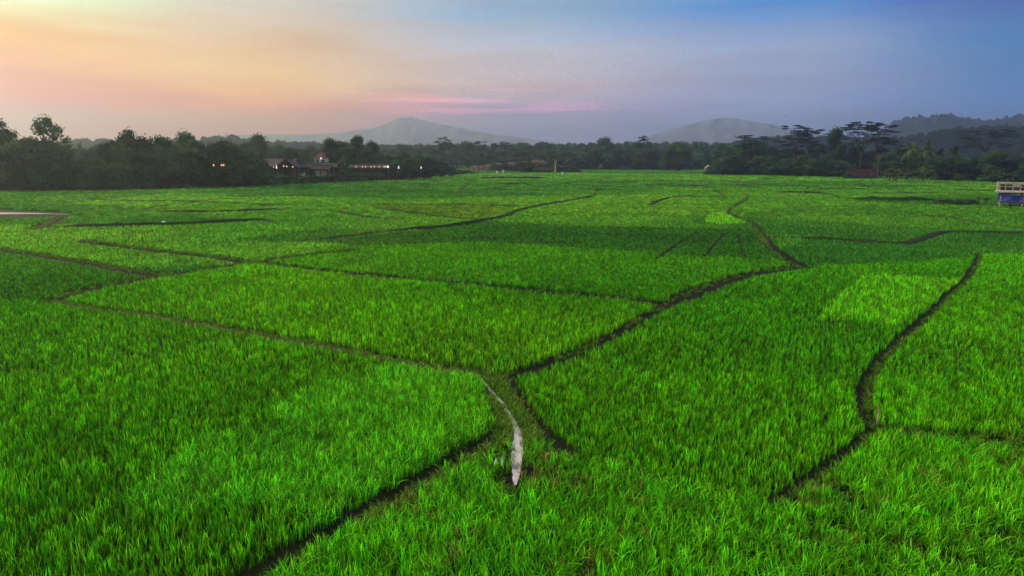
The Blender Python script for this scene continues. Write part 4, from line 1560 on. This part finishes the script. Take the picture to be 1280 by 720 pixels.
def lin(c):
    r_ = []
    for v in c:
        v /= 255
        r_.append((v / 12.92 if v <= 0.04045 else ((v + 0.055) / 1.055) ** 2.4))
    return r_


US = [0.5 + s / 1.4 for s in (-0.6, -0.352, 0.0, 0.352, 0.6)]
# sRGB colours the sky should show, rows by elevation in degrees
# sky radiance by elevation (rows, degrees) and azimuth (columns, left to right)
ROWS = [
    (0, [(0.968, 0.009, 0.012), (1.238, 0.283, 0.01), (0.379, 0.385, 0.667), (0.391, 0.456, 0.878), (0.011, 0.261, 0.787)]),
    (2, [(0.968, 0.009, 0.012), (1.238, 0.283, 0.01), (0.379, 0.385, 0.667), (0.391, 0.456, 0.878), (0.011, 0.261, 0.787)]),
    (3.6, [(1.212, 0.01, 0.01), (1.487, 0.313, 0.01), (0.528, 0.406, 0.659), (0.466, 0.506, 0.911), (0.01, 0.261, 0.807)]),
    (5.5, [(0.954, 0.175, 0.01), (1.291, 0.667, 0.119), (0.758, 0.556, 0.518), (0.382, 0.411, 0.645), (0.01, 0.195, 0.529)]),
    (8, [(0.935, 0.392, 0.01), (0.841, 0.465, 0.172), (0.618, 0.577, 0.628), (0.333, 0.416, 0.624), (0.01, 0.162, 0.443)]),
    (11, [(0.761, 1.195, 0.692), (0.644, 0.547, 0.434), (0.228, 0.387, 0.563), (0.01, 0.212, 0.607), (0.01, 0.026, 0.303)]),
    (16, [(0.863, 0.772, 0.465), (0.613, 0.613, 0.582), (0.275, 0.412, 0.613), (0.141, 0.296, 0.582), (0.082, 0.202, 0.465)]),
    (40, [(1.201, 0.917, 0.573), (1.094, 0.917, 0.685), (0.854, 0.827, 0.827), (0.685, 0.767, 0.899), (0.573, 0.709, 0.946)]),
]
prev = None
for i, (e, cols) in enumerate(ROWS):
    rp = nt.nodes.new('ShaderNodeValToRGB')
    el = rp.color_ramp.elements
    while len(el) < 5: el.new(0.5)
    for k in range(5):
        el[k].position = US[k]
        el[k].color = (*cols[k], 1)
    rp.color_ramp.interpolation = 'B_SPLINE' if False else 'EASE'
    nt.links.new(u, rp.inputs['Fac'])
    if prev is None:
        prev = rp.outputs['Color']
        pe = e
        continue
    mr = nt.nodes.new('ShaderNodeMapRange')
    mr.interpolation_type = 'SMOOTHSTEP' if e > 20 else 'LINEAR'
    mr.inputs['From Min'].default_value = pe
    mr.inputs['From Max'].default_value = e
    nt.links.new(ev, mr.inputs['Value'])
    mx = nt.nodes.new('ShaderNodeMix')
    mx.data_type = 'RGBA'
    nt.links.new(mr.outputs[0], mx.inputs['Factor'])
    nt.links.new(prev, mx.inputs[6])
    nt.links.new(rp.outputs['Color'], mx.inputs[7])
    prev = mx.outputs[2]
    pe = e
# pink lit streaks low over the volcano
mp2 = nt.nodes.new('ShaderNodeMapping')
mp2.inputs['Scale'].default_value = (3.0, 3.0, 60)
nt.links.new(tc.outputs['Generated'], mp2.inputs['Vector'])
n3 = nt.nodes.new('ShaderNodeTexNoise')
n3.inputs['Scale'].default_value = 1.7
n3.inputs['Detail'].default_value = 4
nt.links.new(mp2.outputs[0], n3.inputs['Vector'])
st = nt.nodes.new('ShaderNodeMapRange')
st.inputs['From Min'].default_value = 0.47
st.inputs['From Max'].default_value = 0.66
nt.links.new(n3.outputs['Fac'], st.inputs['Value'])


def bump_(v, c, wd):
    d = math_('DIVIDE', math_('SUBTRACT', v, c), wd)
    return math_('POWER', 2.718, math_('MULTIPLY', math_('MULTIPLY', d, d), -1.0))


mask = math_('MULTIPLY', bump_(elev, 3.9, 1.3), bump_(sinaz, -0.02, 0.16))
mask = math_('MULTIPLY', mask, math_('ADD', math_('MULTIPLY', st.outputs[0], 1.0), 0.12))
mask = math_('MULTIPLY', mask, 0.85, True)
mxp = nt.nodes.new('ShaderNodeMix')
mxp.data_type = 'RGBA'
nt.links.new(mask, mxp.inputs['Factor'])
nt.links.new(prev, mxp.inputs[6])
pk = lin((248, 150, 165))
mxp.blend_type = 'MULTIPLY'
mxp.inputs[7].default_value = (3.0, 1.4, 1.65, 1)
# a touch of mottled cloud
mod = nt.nodes.new('ShaderNodeMapRange')
mod.inputs['From Min'].default_value = 0.3
mod.inputs['From Max'].default_value = 0.7
mod.inputs['To Min'].default_value = 8.7
mod.inputs['To Max'].default_value = 11.3
nt.links.new(nz_.outputs['Fac'], mod.inputs['Value'])
sc_ = nt.nodes.new('ShaderNodeVectorMath')
sc_.operation = 'SCALE'
nt.links.new(mxp.outputs[2], sc_.inputs[0])
nt.links.new(mod.outputs[0], sc_.inputs['Scale'])
fin = nt.nodes.new('ShaderNodeMix')
fin.data_type = 'RGBA'
fin.inputs['Factor'].default_value = 0.04
nt.links.new(sc_.outputs[0], fin.inputs[6])
nt.links.new(sky.outputs[0], fin.inputs[7])
nt.links.new(fin.outputs[2], bg.inputs['Color'])
nt.links.new(bg.outputs[0], out.inputs['Surface'])

sd = bpy.data.lights.new('sun', 'SUN')
sd.energy = 3.1
sd.angle = R(7)
sd.color = (1.0, 0.80, 0.46)
so = bpy.data.objects.new('sun', sd)
C.objects.link(so)
dirv = Vector((math.sin(SUN_AZ) * math.cos(SUN_EL), math.cos(SUN_AZ) * math.cos(SUN_EL), math.sin(SUN_EL)))
so.rotation_euler = dirv.to_track_quat('Z', 'Y').to_euler()
so.location = (-60, 40, 60)

# ------------------------------------------------------------------ render settings
scene.view_settings.view_transform = 'Standard'
scene.view_settings.look = 'None'
scene.view_settings.gamma = 1
scene.view_settings.exposure = 0.35
cy = scene.cycles
cy.max_bounces = 6
cy.diffuse_bounces = 3
cy.glossy_bounces = 2
cy.transmission_bounces = 3
cy.volume_bounces = 0
cy.transparent_max_bounces = 4
cy.use_denoising = True
cy.denoising_prefilter = 'FAST'
